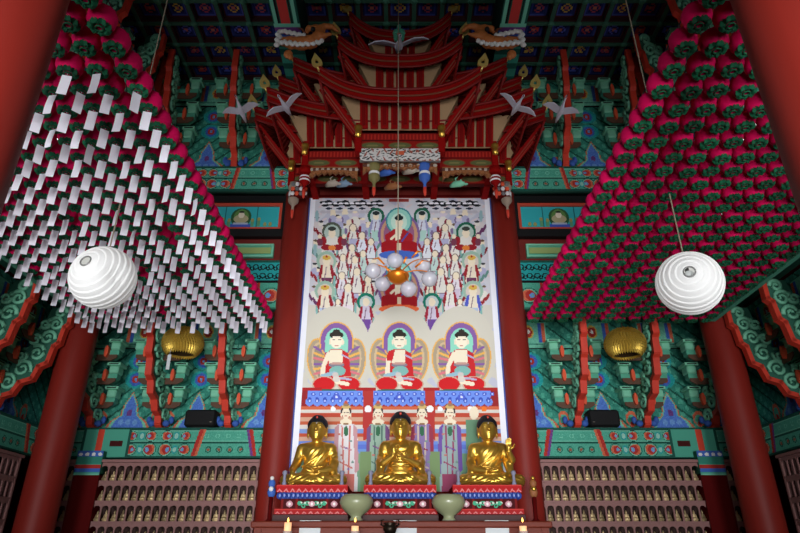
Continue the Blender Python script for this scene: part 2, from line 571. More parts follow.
def plate_band(Wd, Hh, dim=1.0, period=2.4):
    """the long painted plate beam: rosette fields at the ends, rows of rings in the middle of each bay"""
    c = Canvas(Wd, Hh, 0.016, G1)
    c.rect(0, Hh * .47, Wd, Hh * .53, G3); c.rect(0, Hh * .9, Wd, Hh, G3); c.rect(0, 0, Wd, Hh * .06, G3)
    c.rect(0, Hh * .86, Wd, Hh * .9, G2); c.rect(0, Hh * .53, Wd, Hh * .56, G2)
    n = max(1, int(round(Wd / period)))
    for b in range(n):
        x0, x1 = b * Wd / n, (b + 1) * Wd / n
        L = x1 - x0
        for q, xe in ((1, x0), (-1, x1)):
            for row, (vy, r) in enumerate(((.27, .16), (.72, .13))):
                half_lotus(c, xe + q * L * .06, Hh * vy, r * Hh * 1.5, q)
                half_lotus(c, xe + q * L * .2, Hh * vy, r * Hh * 1.3, -q)
                c.ell(xe + q * L * .13, Hh * vy, Hh * .1, Hh * .14, TQ); c.ell(xe + q * L * .13, Hh * vy, Hh * .06, Hh * .09, (150, 206, 190))
            c.poly([(xe + q * L * .255, .05 * Hh), (xe + q * L * .28, .05 * Hh), (xe + q * L * .33, .95 * Hh), (xe + q * L * .3, .95 * Hh)], R0)
            c.poly([(xe + q * L * .28, .05 * Hh), (xe + q * L * .3, .05 * Hh), (xe + q * L * .35, .95 * Hh), (xe + q * L * .33, .95 * Hh)], P0 if q > 0 else O0)
        x = x0 + L * .38
        while x < x1 - L * .36:
            c.ring(x, Hh * .27, Hh * .07, Hh * .105, G3); c.ell(x, Hh * .27, Hh * .05, Hh * .05, (150, 90, 70))
            c.ring(x + .05, Hh * .72, Hh * .05, Hh * .075, G2)
            x += Hh * .36
    c.c *= dim
    return c.speckle(5)
def scroll_band(Wd, Hh):
    c = Canvas(Wd, Hh, 0.016, G1)
    h0 = Hh * .56
    c.rect(0, h0, Wd, Hh, TQ)
    x = .08
    while x < Wd:
        for vy in (.68, .86):
            c.ring(x, Hh * vy, .035, .055, K0); c.ring(x + .055, Hh * vy - .03, .02, .04, K0)
        x += .14
    c.rect(0, Hh * .95, Wd, Hh, G3); c.rect(0, h0 - .02, Wd, h0 + .02, K0)
    x = .18
    while x < Wd:
        half_lotus(c, x, Hh * .28, .16, 1); c.rect(x + .2, .03, x + .25, h0 - .03, R0); c.rect(x + .27, .03, x + .3, h0 - .03, P0)
        c.rect(x + .32, .03, x + .52, h0 - .03, G2); c.ell(x + .42, Hh * .28, .06, .1, O0)
        x += .62
    c.rect(0, 0, Wd, .03, G3)
    return c.speckle(5)

# painted boards of the upper back wall and the lower back wall, mirrored about the altar
GRID = (3.12, 4.36, 5.58)
BAYS = (2.5, 3.74, 4.97, 6.2)
for s in (-1, 1):
    side = 'left' if s < 0 else 'right'
    def place(c, x_in, x_out, y, z, name, thick=.03):
        x0 = min(s * x_in, s * x_out)
        if s < 0: c.c = c.c[:, ::-1]
        return struct(mobj(name, c.mesh(name, (x0, y, z), (1, 0, 0), (0, 0, 1), thick)))
    place(bracket_wall(XL - 1.9, 2.2, [b - 1.9 for b in BAYS]), 1.9, XL, YL - .03, E + 2.12, 'wall_back_%s_painted_boards' % side)
    pb = plate_band(XL - 1.9, .52, period=2.35)
    for x0, x1, col in ((2.85, 3.7, G1), (2.85, 2.89, G3), (3.65, 3.7, G3), (3.33, 3.44, (206, 70, 50))): pb.rect(x0, .02, x1, .48, col)
    pb.rect(2.98, .2, 3.2, .3, (70, 22, 20))
    place(pb, 1.9, XL, YL - .3, E + 1.6, 'trim_plate_beam_%s' % side, .29)
    place(bracket_wall(W - .3, 2.33, [b - .3 for b in (0.85, 1.85, 2.65, 3.85, 5.0)]), .3, W, YB + .01, E + 6.87, 'wall_back_%s_upper_boards' % side)
    place(plate_band(W - 1.9, .55, period=2.4), 1.9, W, YB - .2, E + 6.32, 'trim_upper_plate_beam_%s' % side, .22)
    place(scroll_band(W - 2.1, .96), 2.1, W, YB - .1, E + 3.93, 'trim_lintel_beam_%s' % side, .2)
    # side walls: lower storey
    def side_board(c, x, y0, z, name, thick=.03):
        L = c.W
        if s < 0: return struct(mobj(name, c.mesh(name, (x, y0, z), (0, 1, 0), (0, 0, 1), thick)))
        return struct(mobj(name, c.mesh(name, (x, y0 + L, z), (0, -1, 0), (0, 0, 1), thick)))
    ys = 6.3
    bays_y = [6.9, 7.95, 9.05, 10.2]
    cc = bracket_wall(YL - ys, 2.2, [(b - ys) if s < 0 else (YL - b) for b in bays_y])
    side_board(cc, s * (XL - .03), ys, E + 2.12, 'wall_%s_painted_boards' % side)
    side_board(plate_band(YL - ys, .52), s * (XL - .3), ys, E + 1.6, 'trim_side_plate_beam_%s' % side, .29)
    cc = bracket_wall(YB - 3.0, 2.33, [(b - 3) if s < 0 else (YB - b) for b in (3.6, 4.8, 6.0, 7.2, 8.1, 9.3)])
    side_board(cc, s * (W + .01), 3.0, E + 6.87, 'wall_%s_upper_boards' % side)
    side_board(plate_band(YB - 3.0, .55), s * (W - .2), 3.0, E + 6.32, 'trim_side_upper_plate_%s' % side, .22)
    # corner post head between the cabinets
    b = MB(); b.box((s * 5.33, YL - .22, (E + 1.33) / 2), (.44, .4, E + 1.33))
    struct(b.build('trim_wall_post_%s' % side, RED_DK))
    c = Canvas(.44, .4, .012, G1)
    c.rect(0, .3, .44, .4, B0)
    for k in range(4): c.ell(.06 + k * .11, .34, .035, .03, W0)
    c.rect(0, .18, .44, .3, G0); c.rect(0, .11, .44, .17, R0); c.rect(0, .05, .44, .11, B0); c.rect(0, 0, .44, .03, G2)
    struct(mobj('trim_post_head_%s' % side, c.mesh('trim_post_head', (s * 5.33 - .22, YL - .44, E + 1.3), (1, 0, 0), (0, 0, 1), .4)))
    # pale green moulding panel on the red upper wall
    m = MB()
    zz0, zz1 = zat(258, YB), zat(245, YB)
    xa, xb = s * 2.32, s * 4.4
    x0, x1 = min(xa, xb), max(xa, xb)
    m.box(((x0 + x1) / 2, YB - .005, (zz0 + zz1) / 2), (x1 - x0, .05, zz1 - zz0), 0)
    m.box(((x0 + x1) / 2, YB - .03, (zz0 + zz1) / 2), (x1 - x0 - .1, .03, (zz1 - zz0) * .45), 1)
    for zq in (zz0 + .02, zz1 - .02): m.box(((x0 + x1) / 2, YB - .035, zq), (x1 - x0, .04, .035), 2)
    for xq in (x0 + .02, x1 - .02): m.box((xq, YB - .035, (zz0 + zz1) / 2), (.035, .04, zz1 - zz0 - .07), 2)
    struct(m.build('trim_moulding_panel_%s' % side, [GREEN, mat('olive_board', (150, 172, 104), .7), GREEN_LT]))

# ---------------------------------------------------------------- coffered ceiling
step = .52
c = Canvas(2 * W, 10.5, .035, (30, 38, 84))
cu = (c.u - W) / step; cv = c.v / step - .5                   # coffers counted from the middle and from the back wall
fu = np.abs(cu - np.round(cu)); fv = np.abs(cv - np.round(cv))
iu, iv = np.round(cu).astype(int), np.round(cv).astype(int)
mx = np.maximum(fu, fv)
c.put(mx > .2, (44, 56, 128)); c.put(mx > .27, (70, 88, 176)); c.put(mx > .31, (30, 38, 80)); c.put(mx > .36, (92, 46, 52))
rr = np.hypot(fu, fv)
kind = (iu * 2 + iv * 3) % 4
for k, col in enumerate(((186, 64, 58), (214, 176, 70), (90, 100, 206), (176, 70, 84))):
    c.put((rr < .18) & (kind == k), col)
c.put((rr > .09) & (rr < .125), (40, 46, 100)); c.put(rr < .06, (190, 110, 90))
cl = struct(mobj('ceiling', c.mesh('ceiling', (-W, YB, ZC + .1), (1, 0, 0), (0, -1, 0), .05)))
lat = MB()
nx = int(W / step) + 1
for k in range(-nx, nx):
    x = (k + .5) * step
    if abs(x) < W: lat.box((x, 4.75, ZC + .04), (.12, 10.5, .1), 1); lat.box((x, 4.75, ZC - .01), (.075, 10.5, .05), 0)
for k in range(20):
    y = YB - k * step
    lat.box((0, y, ZC + .042), (2 * W, .12, .1), 1); lat.box((0, y, ZC - .008), (2 * W, .075, .05), 0)
    for j in range(-nx, nx):
        x = (j + .5) * step
        if abs(x) < W and y > 3: lat.lathe([(.07, 0), (.06, -.02), (.0, -.025)], (x, y, ZC - .03), 10, 2)
struct(lat.build('ceiling_lattice', [mat('lattice_green', (58, 104, 84), .7), mat('lattice_red', (70, 34, 36), .7), mat('lattice_boss', (70, 128, 104), .7)]))
# great beams running from front to back
for s in (-1, 1):
    bw = .46; zb = E + 8.4
    c = Canvas(bw, 10.5, .02, G3)                                 # u across, v towards the back
    y = YB - c.v
    st = y < 7.72
    for a, b, col in ((.02, .09, G2), (.09, .13, K0), (.14, .31, (196, 62, 58)), (.31, .35, K0), (.36, .43, G2)):
        c.put(st & (c.u > a) & (c.u < b), col)
    c.put((y > 7.72) & (y < 7.8), G2)
    q = y - 7.8 - .1 * (1 - ((c.u - bw / 2) / (bw / 2)) ** 2) + .1
    c.put((y > 7.8) & (q < .28), B0); c.put((y > 7.8) & (q < .18), P0); c.put((q > .28) & (q < .38), R0)
    c.put((y > 8.25) & (np.abs(np.sin(y * 9)) > .6), G0)
    struct(mobj('ceiling_beam', c.mesh('ceiling_beam', (s * 1.97 - bw / 2, YB, zb), (1, 0, 0), (0, -1, 0), .8)))
# ---------------------------------------------------------------- columns
def column(x, y, r, label, top=ZC):
    t = thing('wooden_column', label, 'column', (x, y, 0), group='round red lacquered columns')
    b = MB(); b.lathe([(r * 1.02, .28), (r * 1.03, 1.5), (r, 4), (r * .95, top)], n=40)
    b.build('shaft', RED_COL, t)
    b = MB(); b.lathe([(r * 1.5, 0), (r * 1.5, .1), (r * 1.3, .2), (r * 1.12, .28)], n=32)
    b.build('base', mat('granite', (120, 116, 110), .8, noise=.2, nscale=30), t)
    t['kind'] = 'thing'
    return t
for s in (-1, 1):
    d = 'left' if s < 0 else 'right'
    column(s * 1.965, YB, .235, 'red lacquered column close along the %s edge of the altar painting' % d)
    column(s * 5.52, YB, .275, 'red column rising behind the %s thousand-Buddha cabinets to the lantern canopy' % d)
    column(s * 1.965, 2.2, .235, 'red column nearest the photographer, across the upper %s corner of the view' % d)

# ---------------------------------------------------------------- bracket sets
def spiral(c, r, turns=1.6, n=20, plane='x', off=0.0, sgn=1, a0=0.0):
    pts = []
    for i in range(n + 1):
        f = i / n
        a = a0 + sgn * f * turns * 2 * PI
        rr = r * (1 - .82 * f)
        pts.append((off, c[0] + rr * math.cos(a), c[1] + rr * math.sin(a)))
    return pts
# local frame of a set: it stands at the wall plate, -y points out into the hall, x runs along the wall
PROF = [(0, 0), (.14, .0), (.22, .06), (.26, .2), (.42, .25), (.5, .42), (.68, .48), (.74, .68), (.86, .74), (.9, 1.02), (.97, 1.08), (1.0, 1.35), (1.06, 1.4), (1.06, 1.7)]
def bracket_set(label, group, scale=(1, 1, 1)):
    t = thing('bracket_set', label, 'roof bracket', group=group)
    b = MB()
    b.prism([(-u, w) for u, w in PROF] + [(-u, w) for u, w in ((.72, 1.7), (.66, 1.45), (.57, 1.15), (.44, .9), (.3, .7), (.12, .52), (0, .42))], -.042, .042, 'yz')
    b.build('wing_board', GREEN_DK, t)
    b = MB()
    for (u0, w0), (u1, w1) in zip(PROF[:-1], PROF[1:]):
        d = Vector((0, -(u1 - u0), w1 - w0)); L = d.length; d.normalize()
        n = Vector((0, -d.z, d.y))
        R = Matrix((Vector((1, 0, 0)), d, Vector((1, 0, 0)).cross(d))).transposed()
        b.box((0, -(u0 + u1) / 2, (w0 + w1) / 2), (.115, L + .05, .07), 0, R)
    e = b.build('tongue_edge', RED_BR, t)
    for q in (-1, 1):
        b = MB()
        for (u, w, r, sg, a0) in ((.12, .22, .13, 1, -.6), (.32, .42, .14, -1, 2.4), (.5, .64, .15, 1, -.4), (.67, .9, .14, -1, 2.2), (.78, 1.16, .13, 1, -.2), (.86, 1.4, .12, -1, 2.4), (.9, 1.6, .1, 1, 0), (.22, .6, .1, 1, 1.0), (.42, .84, .1, -1, .6), (.58, 1.12, .1, 1, .2), (.68, 1.4, .1, -1, 1)):
            b.tube([(p[0], -p[1], p[2]) for p in spiral((u, w), r, 1.5, 16, off=q * .058, sgn=sg, a0=a0)], [.034 - .014 * i / 16 for i in range(17)], 6)
        b.build('cloud_scroll', GREEN_LT, t)
    for lv, (w, u, hw) in enumerate(((.42, .16, .36), (.8, .34, .42), (1.18, .5, .46))):
        b = MB()
        P = [(-hw, .1), (-hw, .02), (-hw + .1, -.06), (hw - .1, -.06), (hw, .02), (hw, .1)]
        b.prism([(x, z + w) for x, z in P], -u - .06, -u + .06, 'xz')
        arm = b.build('cross_arm', GREEN, t)
        b = MB(); b.prism([(x * .96, z * .7 + w - .055) for x, z in P], -u - .075, -u - .055, 'xz')
        b.build('painted_outline', mat('rust_outline', (92, 66, 50), .65), arm)
        for q in (-1, 1):
            b = MB()
            b.bevbox((q * (hw - .07), -u, w + .17), (.17, .2, .14), .02)
            b.box((q * (hw - .07), -u, w + .265), (.24, .24, .05))
            blk = b.build('bearing_block', GREEN_LT, t)
            b = MB(); b.box((q * (hw - .07), -u - .124, w + .265), (.17, .008, .018)); b.build('block_mark', BLACK, blk)
            b = MB()
            b.prism([(q * (hw - .2) + .034 * math.cos(a), w + .06 + .11 * math.sin(a)) for a in np.linspace(0, 2 * PI, 12, endpoint=False)], -u - .13, -u - .06, 'xz')
            b.build('painted_tongue', ORANGE, t)
    b = MB()
    for q in (-1, 1):
        b.ball((q * .13, -.2, .06), (.07, .05, .06), 8); b.ball((q * .2, -.16, .13), (.05, .04, .07), 8)
    b.build('foot_scroll', BLUE, t)
    return t
first = bracket_set('x', 'x')
used = [False]
def put_set(x, y, z, rz, label, group, sc=(1, 1, 1)):
    o = first if not used[0] else copy_tree(first)
    used[0] = True
    o.location = (x, y, z); o.rotation_euler = (0, 0, rz); o.scale = sc
    o['label'] = label; o['group'] = group; o['category'] = 'roof bracket'
ORD = ['nearest the altar', 'second out from the altar', 'in the corner']
for s in (-1, 1):
    d = 'left' if s < 0 else 'right'
    for k, x in enumerate(GRID):
        put_set(s * x + .05, YL - .02, E + 2.14, 0, 'green and red bracket set low on the back wall, %s, %s' % (ORD[k], d), 'bracket sets of the lower %s back wall' % d, (1, 1.22, 1))
    for k, y in enumerate((9.62, 8.5, 7.4)):
        put_set(s * (XL - .02), y, E + 2.14, -s * PI / 2, 'scrolled bracket set on the low %s side wall, %s' % (d, ['next to the corner column', 'second from the corner column', 'third from the corner column'][k]), 'bracket sets of the lower %s side wall' % d)
    up = (1, .92, 1.28)
    for k, x in enumerate((3.22, 4.5)):
        put_set(s * x, YB, E + 6.88, 0, 'bracket set high under the ceiling at the back, %s, %s' % (d, ['nearer the canopy', 'farther from the canopy'][k]), 'bracket sets of the upper %s back wall' % d, up)
    put_set(s * W, YB, E + 6.88, -s * PI / 4, 'bracket set set diagonally in the upper %s corner below the ceiling' % d, 'bracket sets of the upper corners', (1, 1.05, 1.28))
    for k, y in enumerate((8.65, 7.35)):
        put_set(s * W, y, E + 6.88, -s * PI / 2, 'bracket set on the upper %s side wall, %s' % (d, ['next to the corner', 'second from the corner'][k]), 'bracket sets of the upper %s side wall' % d, up)

# ---------------------------------------------------------------- painted panels with a seated figure
for s in (-1, 1):
    d = 'left' if s < 0 else 'right'
    z0, z1 = zat(236.5, YB - .1), zat(196, YB - .1)
    xc = s * 3.0; hw = .94
    t = thing('painted_panel', 'turquoise panel with a small seated figure in a black frame, upper %s wall' % d, 'painting', (xc, YB, z0), group='framed turquoise panels')
    H = z1 - z0
    b = MB(); th = .16
    b.box((0, -.05, th / 2), (2 * hw, .12, th)); b.box((0, -.05, H - th * .42), (2 * hw, .12, th * .84))
    for q in (-1, 1): b.box((q * (hw - th / 2), -.05, H / 2), (th, .12, H - th * 1.8))
    b.build('outer_frame', BLACK, t)
    b = MB(); w2 = hw - th; h0, h1 = th, H - th * .84
    for zq in (h0 + .03, h1 - .03): b.box((0, -.03, zq), (2 * w2, .07, .06))
    for q in (-1, 1): b.box((q * (w2 - .03), -.03, (h0 + h1) / 2), (.06, .07, h1 - h0 - .12))
    b.build('red_border', mat('vermilion_border', (186, 70, 50), .6), t)
    pw, ph = 2 * (w2 - .06), h1 - h0 - .12
    c = Canvas(pw, ph, .01, (52, 170, 176))
    for q in (-1, 1):
        for x in (.22, .34, .46, .56):
            hgt = ph * (.3 + .2 * math.sin(x * 40))
            c.rect(pw / 2 + q * x - .035, .04, pw / 2 + q * x + .03, hgt * .8, (92, 150, 110)); c.ell(pw / 2 + q * x, hgt * .9, .03, .04, (150, 150, 90))
        c.line([(pw / 2 + q * .3, .02), (pw / 2 + q * .3, ph)], .012, (34, 110, 110))
    cx, cy = pw / 2, ph * .5
    c.ell(cx, cy, ph * .42, ph * .44, (46, 88, 54)); c.ell(cx, cy + .02, ph * .3, ph * .34, (92, 132, 70)); c.ell(cx, cy - .03, ph * .3, ph * .2, (176, 168, 130))
    c.ell(cx, cy + ph * .12, ph * .12, ph * .15, (224, 214, 190)); c.ell(cx, cy + ph * .26, ph * .1, ph * .05, (34, 40, 34))
    c.rect(cx - ph * .4, .02, cx + ph * .4, ph * .2, (66, 92, 186)); c.rect(cx - ph * .3, ph * .18, cx + ph * .3, ph * .26, (170, 180, 200))
    me = c.mesh('painted_figure', (-pw / 2, -.02, h0 + .06), (1, 0, 0), (0, 0, 1), .02)
    mobj('painted_figure', me, t)

# ---------------------------------------------------------------- carved altar canopy
can = thing('altar_canopy', 'tall red carved canopy with tiered upturned eaves above the altar painting', 'canopy', (0, YB, E + 6.0))
def cpart(b, name, mats):
    return b.build(name, mats, can, loc=(0, -YB, -(E + 6.0)))
Z_B, Z_T = E + 6.63, E + 7.12
FL = .3
RED_SHADED = mat('canopy_red_shaded', (112, 12, 12), .7, spec=.05)  # canopy red darkened for the ribs, their shade put into the colour
BROWN = mat('brown_line', (120, 62, 40), .6)
def eave_roof(xh, yf, dz, dx=.64, dy=.68, z_edge=None, z_tip=None, back=YB, rise=.42):
    z_edge = (E + 6.86 if z_edge is None else z_edge); z_tip = (E + 7.25 if z_tip is None else z_tip)
    zt = Z_T + dz
    path = []                                                    # (outer, soffit, roof) triples
    N = 14
    yt = yf - dy
    L = back - yt
    def row(x, y, up, fx, fy, rx, ry):
        zo = z_edge + dz + (z_tip - z_edge) * up
        path.append((Vector((x, y, zo + .13)), Vector((x * .992, y + .02, zo - .1)), Vector((fx, fy, zt + .02)), Vector((rx, ry, z_edge + dz + rise))))
    for i in range(N + 1):
        t = i / N                                                # left side, from the back to the front tip
        y = back - L * t
        row(-(xh + dx) + .16 * (1 - t ** 4), y, t ** 5, -(xh + FL), max(yf - FL, y + .25 * t) if y < yf else y, -xh * .8, max(y + .3, yf + .25))
    M = 26
    for i in range(M + 1):
        s = -1 + 2 * i / M
        y = yt + .1 * (1 - abs(s) ** 3)
        row(s * (xh + dx), y, abs(s) ** 2.7, s * (xh + FL), yf - FL, s * xh * .8, yf + .25)
    for i in range(N + 1):
        t = 1 - i / N
        y = back - L * t
        row((xh + dx) - .16 * (1 - t ** 4), y, t ** 5, (xh + FL), max(yf - FL, y + .25 * t) if y < yf else y, xh * .8, max(y + .3, yf + .25))
    V = []; F = []; mi = []
    for a, bb, cc, dd in path: V += [a, bb, cc, dd]
    for i in range(len(path) - 1):
        p, q = i * 4, i * 4 + 4
        F += [(p, q, q + 1, p + 1), (p + 1, q + 1, q + 2, p + 2), (p + 3, q + 3, q, p)]; mi += [0, 1, 2]
    b = MB()
    for f_, m_ in zip(F, mi): b.F.append(f_); b.M.append(m_); b.S.append(False)
    b.V = [tuple(v) for v in V]
    # roof deck closing the top
    n = len(path)
    b.F.append(tuple(i * 4 + 3 for i in range(n))); b.M.append(2); b.S.append(False)
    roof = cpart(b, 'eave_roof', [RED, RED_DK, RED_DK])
    r = MB()
    r.tube([p[0] + Vector((0, -.012, .015)) for p in path], .028, 6, 0)
    r.tube([p[0] * .5 + p[1] * .5 + Vector((0, -.015, 0)) for p in path], .016, 5, 1)
    r.tube([p[1] + Vector((0, -.012, 0)) for p in path], .022, 6, 0)
    rm = r.build('eave_rim', [mat('rim_red', (120, 18, 16), .5), BROWN], roof)
    rb = MB()                                                    # rafters under the eave
    for i in range(0, len(path)):
        if i in (N, N + M + 1): continue
        a, q = path[i][1], path[i][2]
        rb.tube([a * .93 + q * .07 - Vector((0, 0, .015)), q - Vector((0, 0, .02))], .022, 5, 0)
    rb.build('rafters', mat('rafter_red', (82, 20, 16), .7, spec=.05), roof)
    for s in (-1, 1):                                            # finial on each horn
        tip = path[N + 1 if s < 0 else N + 1 + M][0]
        fb = MB()
        c0 = tip + Vector((s * .05, -.02, .12))
        out = [(0.0, .19), (.045, .1), (.085, .02), (.09, -.05), (.06, -.1), (0, -.12), (-.06, -.1), (-.09, -.05), (-.085, .02), (-.045, .1)]
        inn = [(0, .05), (.02, .03), (.03, .0), (.03, -.025), (.02, -.045), (0, -.05), (-.02, -.045), (-.03, -.025), (-.03, 0), (-.02, .03)]
        Vv = []; Ff = []
        for w_ in (-.02, .02):
            for ring_ in (out, inn):
                for p, z in ring_:
                    lean = s * .22 * z
                    Vv.append((c0.x + p + lean, c0.y + w_, c0.z + z))
        K = len(out)
        for k in range(K):
            k2 = (k + 1) % K
            Ff += [(k, k2, K + k2, K + k), (2 * K + k2, 2 * K + k, 3 * K + k, 3 * K + k2), (k2, k, 2 * K + k, 2 * K + k2), (K + k, K + k2, 3 * K + k2, 3 * K + k)]
        fb.add(Vv, Ff, 0)
        fb.tube([tip + Vector((0, .04, -.02)), c0 + Vector((-s * .02, 0, -.11))], [.03, .02], 6)
        cpart(fb, 'horn_finial', BRASS)
def bracket_storey(xh, yf, dz, skip=0.0, pitch=.17, back=YB, hip=True):
    zb, zt = Z_B + dz, Z_T + dz
    b = MB()
    A = [(-xh, back, zb), (-xh, yf, zb), (xh, yf, zb), (xh, back, zb)]
    T = [(-xh - FL, back, zt), (-xh - FL, yf - FL, zt), (xh + FL, yf - FL, zt), (xh + FL, back, zt)]
    b.add(A + T, [(0, 1, 5, 4), (1, 2, 6, 5), (2, 3, 7, 6), (4, 5, 6, 7)])
    cpart(b, 'bracket_board', TAN)
    n = int(round(2 * xh / pitch))
    p = 2 * xh / n
    ang = math.atan2(FL, zt - zb)
    Ls = math.hypot(FL, zt - zb)
    R = Matrix.Rotation(ang, 3, 'X')
    for k in range(n):
        x = -xh + (k + .5) * p
        if abs(x) < skip: continue
        s = MB()
        s.box((x, yf - FL / 2 - .035, (zb + zt) / 2), (p * .76, .09, Ls), 0, R)
        s.box((x, yf - FL / 2 - .1, (zb + zt) / 2 + .02), (p * .34, .06, Ls * .96), 1, R)
        cpart(s, 'bracket_rib', [RED, RED_SHADED])
    m = int((back - yf) / pitch)
    for q in (-1, 1):
        s = MB()
        R2 = Matrix.Rotation(q * ang, 3, 'Y')
        for k in range(m):
            s.box((q * (xh + FL / 2 + .03), yf + .1 + k * pitch, (zb + zt) / 2), (.09, pitch * .7, Ls), 0, R2)
        if m > 0: cpart(s, 'side_ribs', [RED])
        if hip:
            h = MB()
            for j, (o, w_, mm) in enumerate(((0, .06, 0), (.05, .03, 1), (.085, .05, 0), (.12, .028, 1), (.15, .05, 0))):
                p0 = Vector((q * (xh + .02 + o * .55), yf - .03 + o * .4, zb - .06)); p1 = Vector((q * (xh + .56 + o * .55), yf - .56 + o * .5, zt - .02))
                h.tube([p0, p0.lerp(p1, .5), p1], w_ * .6, 4, mm, smooth=False)
            cpart(h, 'hip_rafter', [RED, BROWN])
def lintel(xh, yf, dz, skip=0.0, carved=False, h=.42):
    z1 = Z_B + dz; z0 = z1 - h
    c = Canvas(2 * xh, h, .012, (138, 22, 18))
    n = max(3, int(round(2 * xh / .46)))
    for k in range(n):
        x = (k + .5) * 2 * xh / n
        for rx, ry, col in ((.2, .075, (120, 70, 40)), (.18, .055, (92, 96, 58)), (.1, .02, (124, 118, 74))): c.ell(x, h * .24, rx, ry, col)
    for k in range(int(2 * xh / .06)):
        x = (k + .5) * .06
        c.rect(x - .012, h * .55, x + .012, h * .8, (176, 44, 34))
    c.rect(0, h * .46, 2 * xh, h * .52, (84, 12, 12)); c.rect(0, h * .84, 2 * xh, h * .9, (84, 12, 12)); c.rect(0, h * .92, 2 * xh, h, (170, 34, 26))
    l = mobj('lintel', c.mesh('lintel', (-xh, yf - YB, z0 - (E + 6.0)), (1, 0, 0), (0, 0, 1), .12), can)
    for q in (-1, 1):
        b = MB(); b.box((q * (xh - .06), (yf + .12 + YB) / 2, (z0 + z1) / 2), (.12, YB - yf - .12, h))
        cpart(b, 'side_lintel', RED)
    b = MB(); b.box((0, (yf + YB) / 2, z1 - .03), (2 * xh, YB - yf, .05)); cpart(b, 'canopy_ceiling', RED_DK)
    for q in (-1, 1):
        b = MB(); b.box((q * xh, yf - .01, z0 + .24), (.11, .11, .62)); cpart(b, 'corner_post', RED)
        b = MB(); b.lathe([(.0, -.12), (.05, -.1), (.055, -.02), (.045, .0), (.065, .05), (.07, .09), (.05, .1), (0, .1)], (q * (xh + .005), yf - .1, z1 - .1), 12)
        cpart(b, 'post_cap', GOLD)
# lower tier: three stepped bodies; upper tier set back above it; small roof on top
TIERS = [(0.0, ((.70, 8.4), (1.67, 8.9), (1.99, 9.4))), (1.02, ((.46, 8.68), (1.34, 9.22), (1.70, 9.72)))]
for dz, bodies in TIERS:
    prev = 0.0
    for k, (xh, yf) in enumerate(bodies):
        eave_roof(xh, yf, dz)
        bracket_storey(xh, yf, dz, prev, hip=True)
        lintel(xh, yf, dz)
        prev = xh
eave_roof(.3, 8.85, 1.78, back=9.6, rise=.36); bracket_storey(.3, 8.85, 1.78, 0, back=9.6); lintel(.3, 8.85, 1.78)
# deck boards joining the tiers
# carved white panel and the arched valances below the lintels
c = Canvas(1.34, .25, .01, (206, 204, 200))
c.put(np.sin(c.u * 37 + 3 * np.sin(c.v * 41)) * np.sin(c.v * 45 + 2 * np.sin(c.u * 23)) > .35, (60, 60, 62))
c.put(np.sin(c.u * 29 + 2) * np.sin(c.v * 33 + 2 * np.sin(c.u * 31)) > .62, (150, 80, 66)); c.rect(.6, .12, .74, .2, (200, 92, 60))
mobj('carved_panel', c.mesh('carved_panel', (-.67, 8.36 - YB, E + 5.97 - E - 6.0), (1, 0, 0), (0, 0, 1), .06), can)
def valance(x0, x1, y, z1, h, name='arched_valance', cols=((146, 92, 54), (176, 164, 150), (92, 50, 38))):
    L = x1 - x0
    b = MB()
    n = 18
    top = []; bot = []
    for i in range(n + 1):
        f_ = i / n
        q = abs(2 * f_ - 1)
        lip = h * (.42 + .5 * q ** 4) + .02 * math.cos(i * PI)
        top.append((x0 + L * f_, z1)); bot.append((x0 + L * f_, z1 - lip))
    b.prism(top + bot[::-1], y - .03, y + .03, 'xz', 0)
    for i in range(0, n):
        f_ = (i + .5) / n
        b.ball((x0 + L * f_, y - .035, z1 - h * .2), (.04, .02, .035), 8, 1 if i % 2 else 2)
        b.ball((x0 + L * f_, y - .035, (bot[i][1] + bot[i + 1][1]) / 2 + .04), (.035, .02, .03), 8, 0)
    return cpart(b, name, [mat('ochre_carving', cols[0], .6), mat('pale_carving', cols[1], .6), mat('brown_carving', cols[2], .6)])
valance(-.62, .62, 8.48, E + 5.98, .2)
for q in (-1, 1):
    x0, x1 = sorted((q * .74, q * 1.62))
    valance(x0, x1, 8.92, E + 6.22, .3)
    x0, x1 = sorted((q * 1.72, q * 1.96))
    valance(x0, x1, 9.42, E + 6.22, .2)
def hanging_post(x, y, z1, z0, mcol, label):
    b = MB()
    L = z1 - z0
    b.lathe([(.0, z0 - .0), (.03, z0 + .03), (.02, z0 + .1), (.045, z0 + .15), (.09, z0 + .2), (.1, z0 + .26), (.075, z0 + .3), (.085, z0 + .34), (.085, z1 - .14), (.11, z1 - .1), (.11, z1)], (x, y, 0), 14)
    p = cpart(b, 'hanging_post', mcol)
    b = MB(); b.lathe([(.092, z1 - .28), (.095, z1 - .26), (.095, z1 - .2), (.092, z1 - .18)], (x, y, 0), 14, caps=False); b.build('post_band', WHITE, p)
    b = MB(); b.lathe([(.0, z0 - .14), (.022, z0 - .1), (.03, z0 - .02), (.03, z0 + .04)], (x, y, 0), 10); b.build('bud_tip', RED_BR, p)
    p['label'] = label
hanging_post(-.43, 8.5, E + 6.0, E + 5.5, mat('olive_post', (120, 112, 66), .6), 'olive hanging post with a red bud')
hanging_post(.41, 8.5, E + 6.0, E + 5.5, BLUE, 'blue hanging post with a red bud')
for q in (-1, 1):
    hanging_post(q * 1.66, 8.92, E + 6.2, E + 5.72, RED, 'red hanging post')
    hanging_post(q * 1.93, 9.42, E + 6.2, E + 5.62, mat('pale_post', (150, 132, 116), .6), 'pale hanging post with a bud')
    b = MB(); b.box((q * 1.82, 9.36, E + 6.05), (.3, .07, .34), 0)
    for i in range(12): b.ball((q * 1.82 + (i % 4 - 1.5) * .075, 9.31, E + 5.94 + (i // 4) * .1), (.04, .025, .045), 8, 1 + i % 3)
    cpart(b, 'carved_block', [RED_DK, WHITE, ORANGE, mat('grey_carving', (110, 110, 112), .6)])
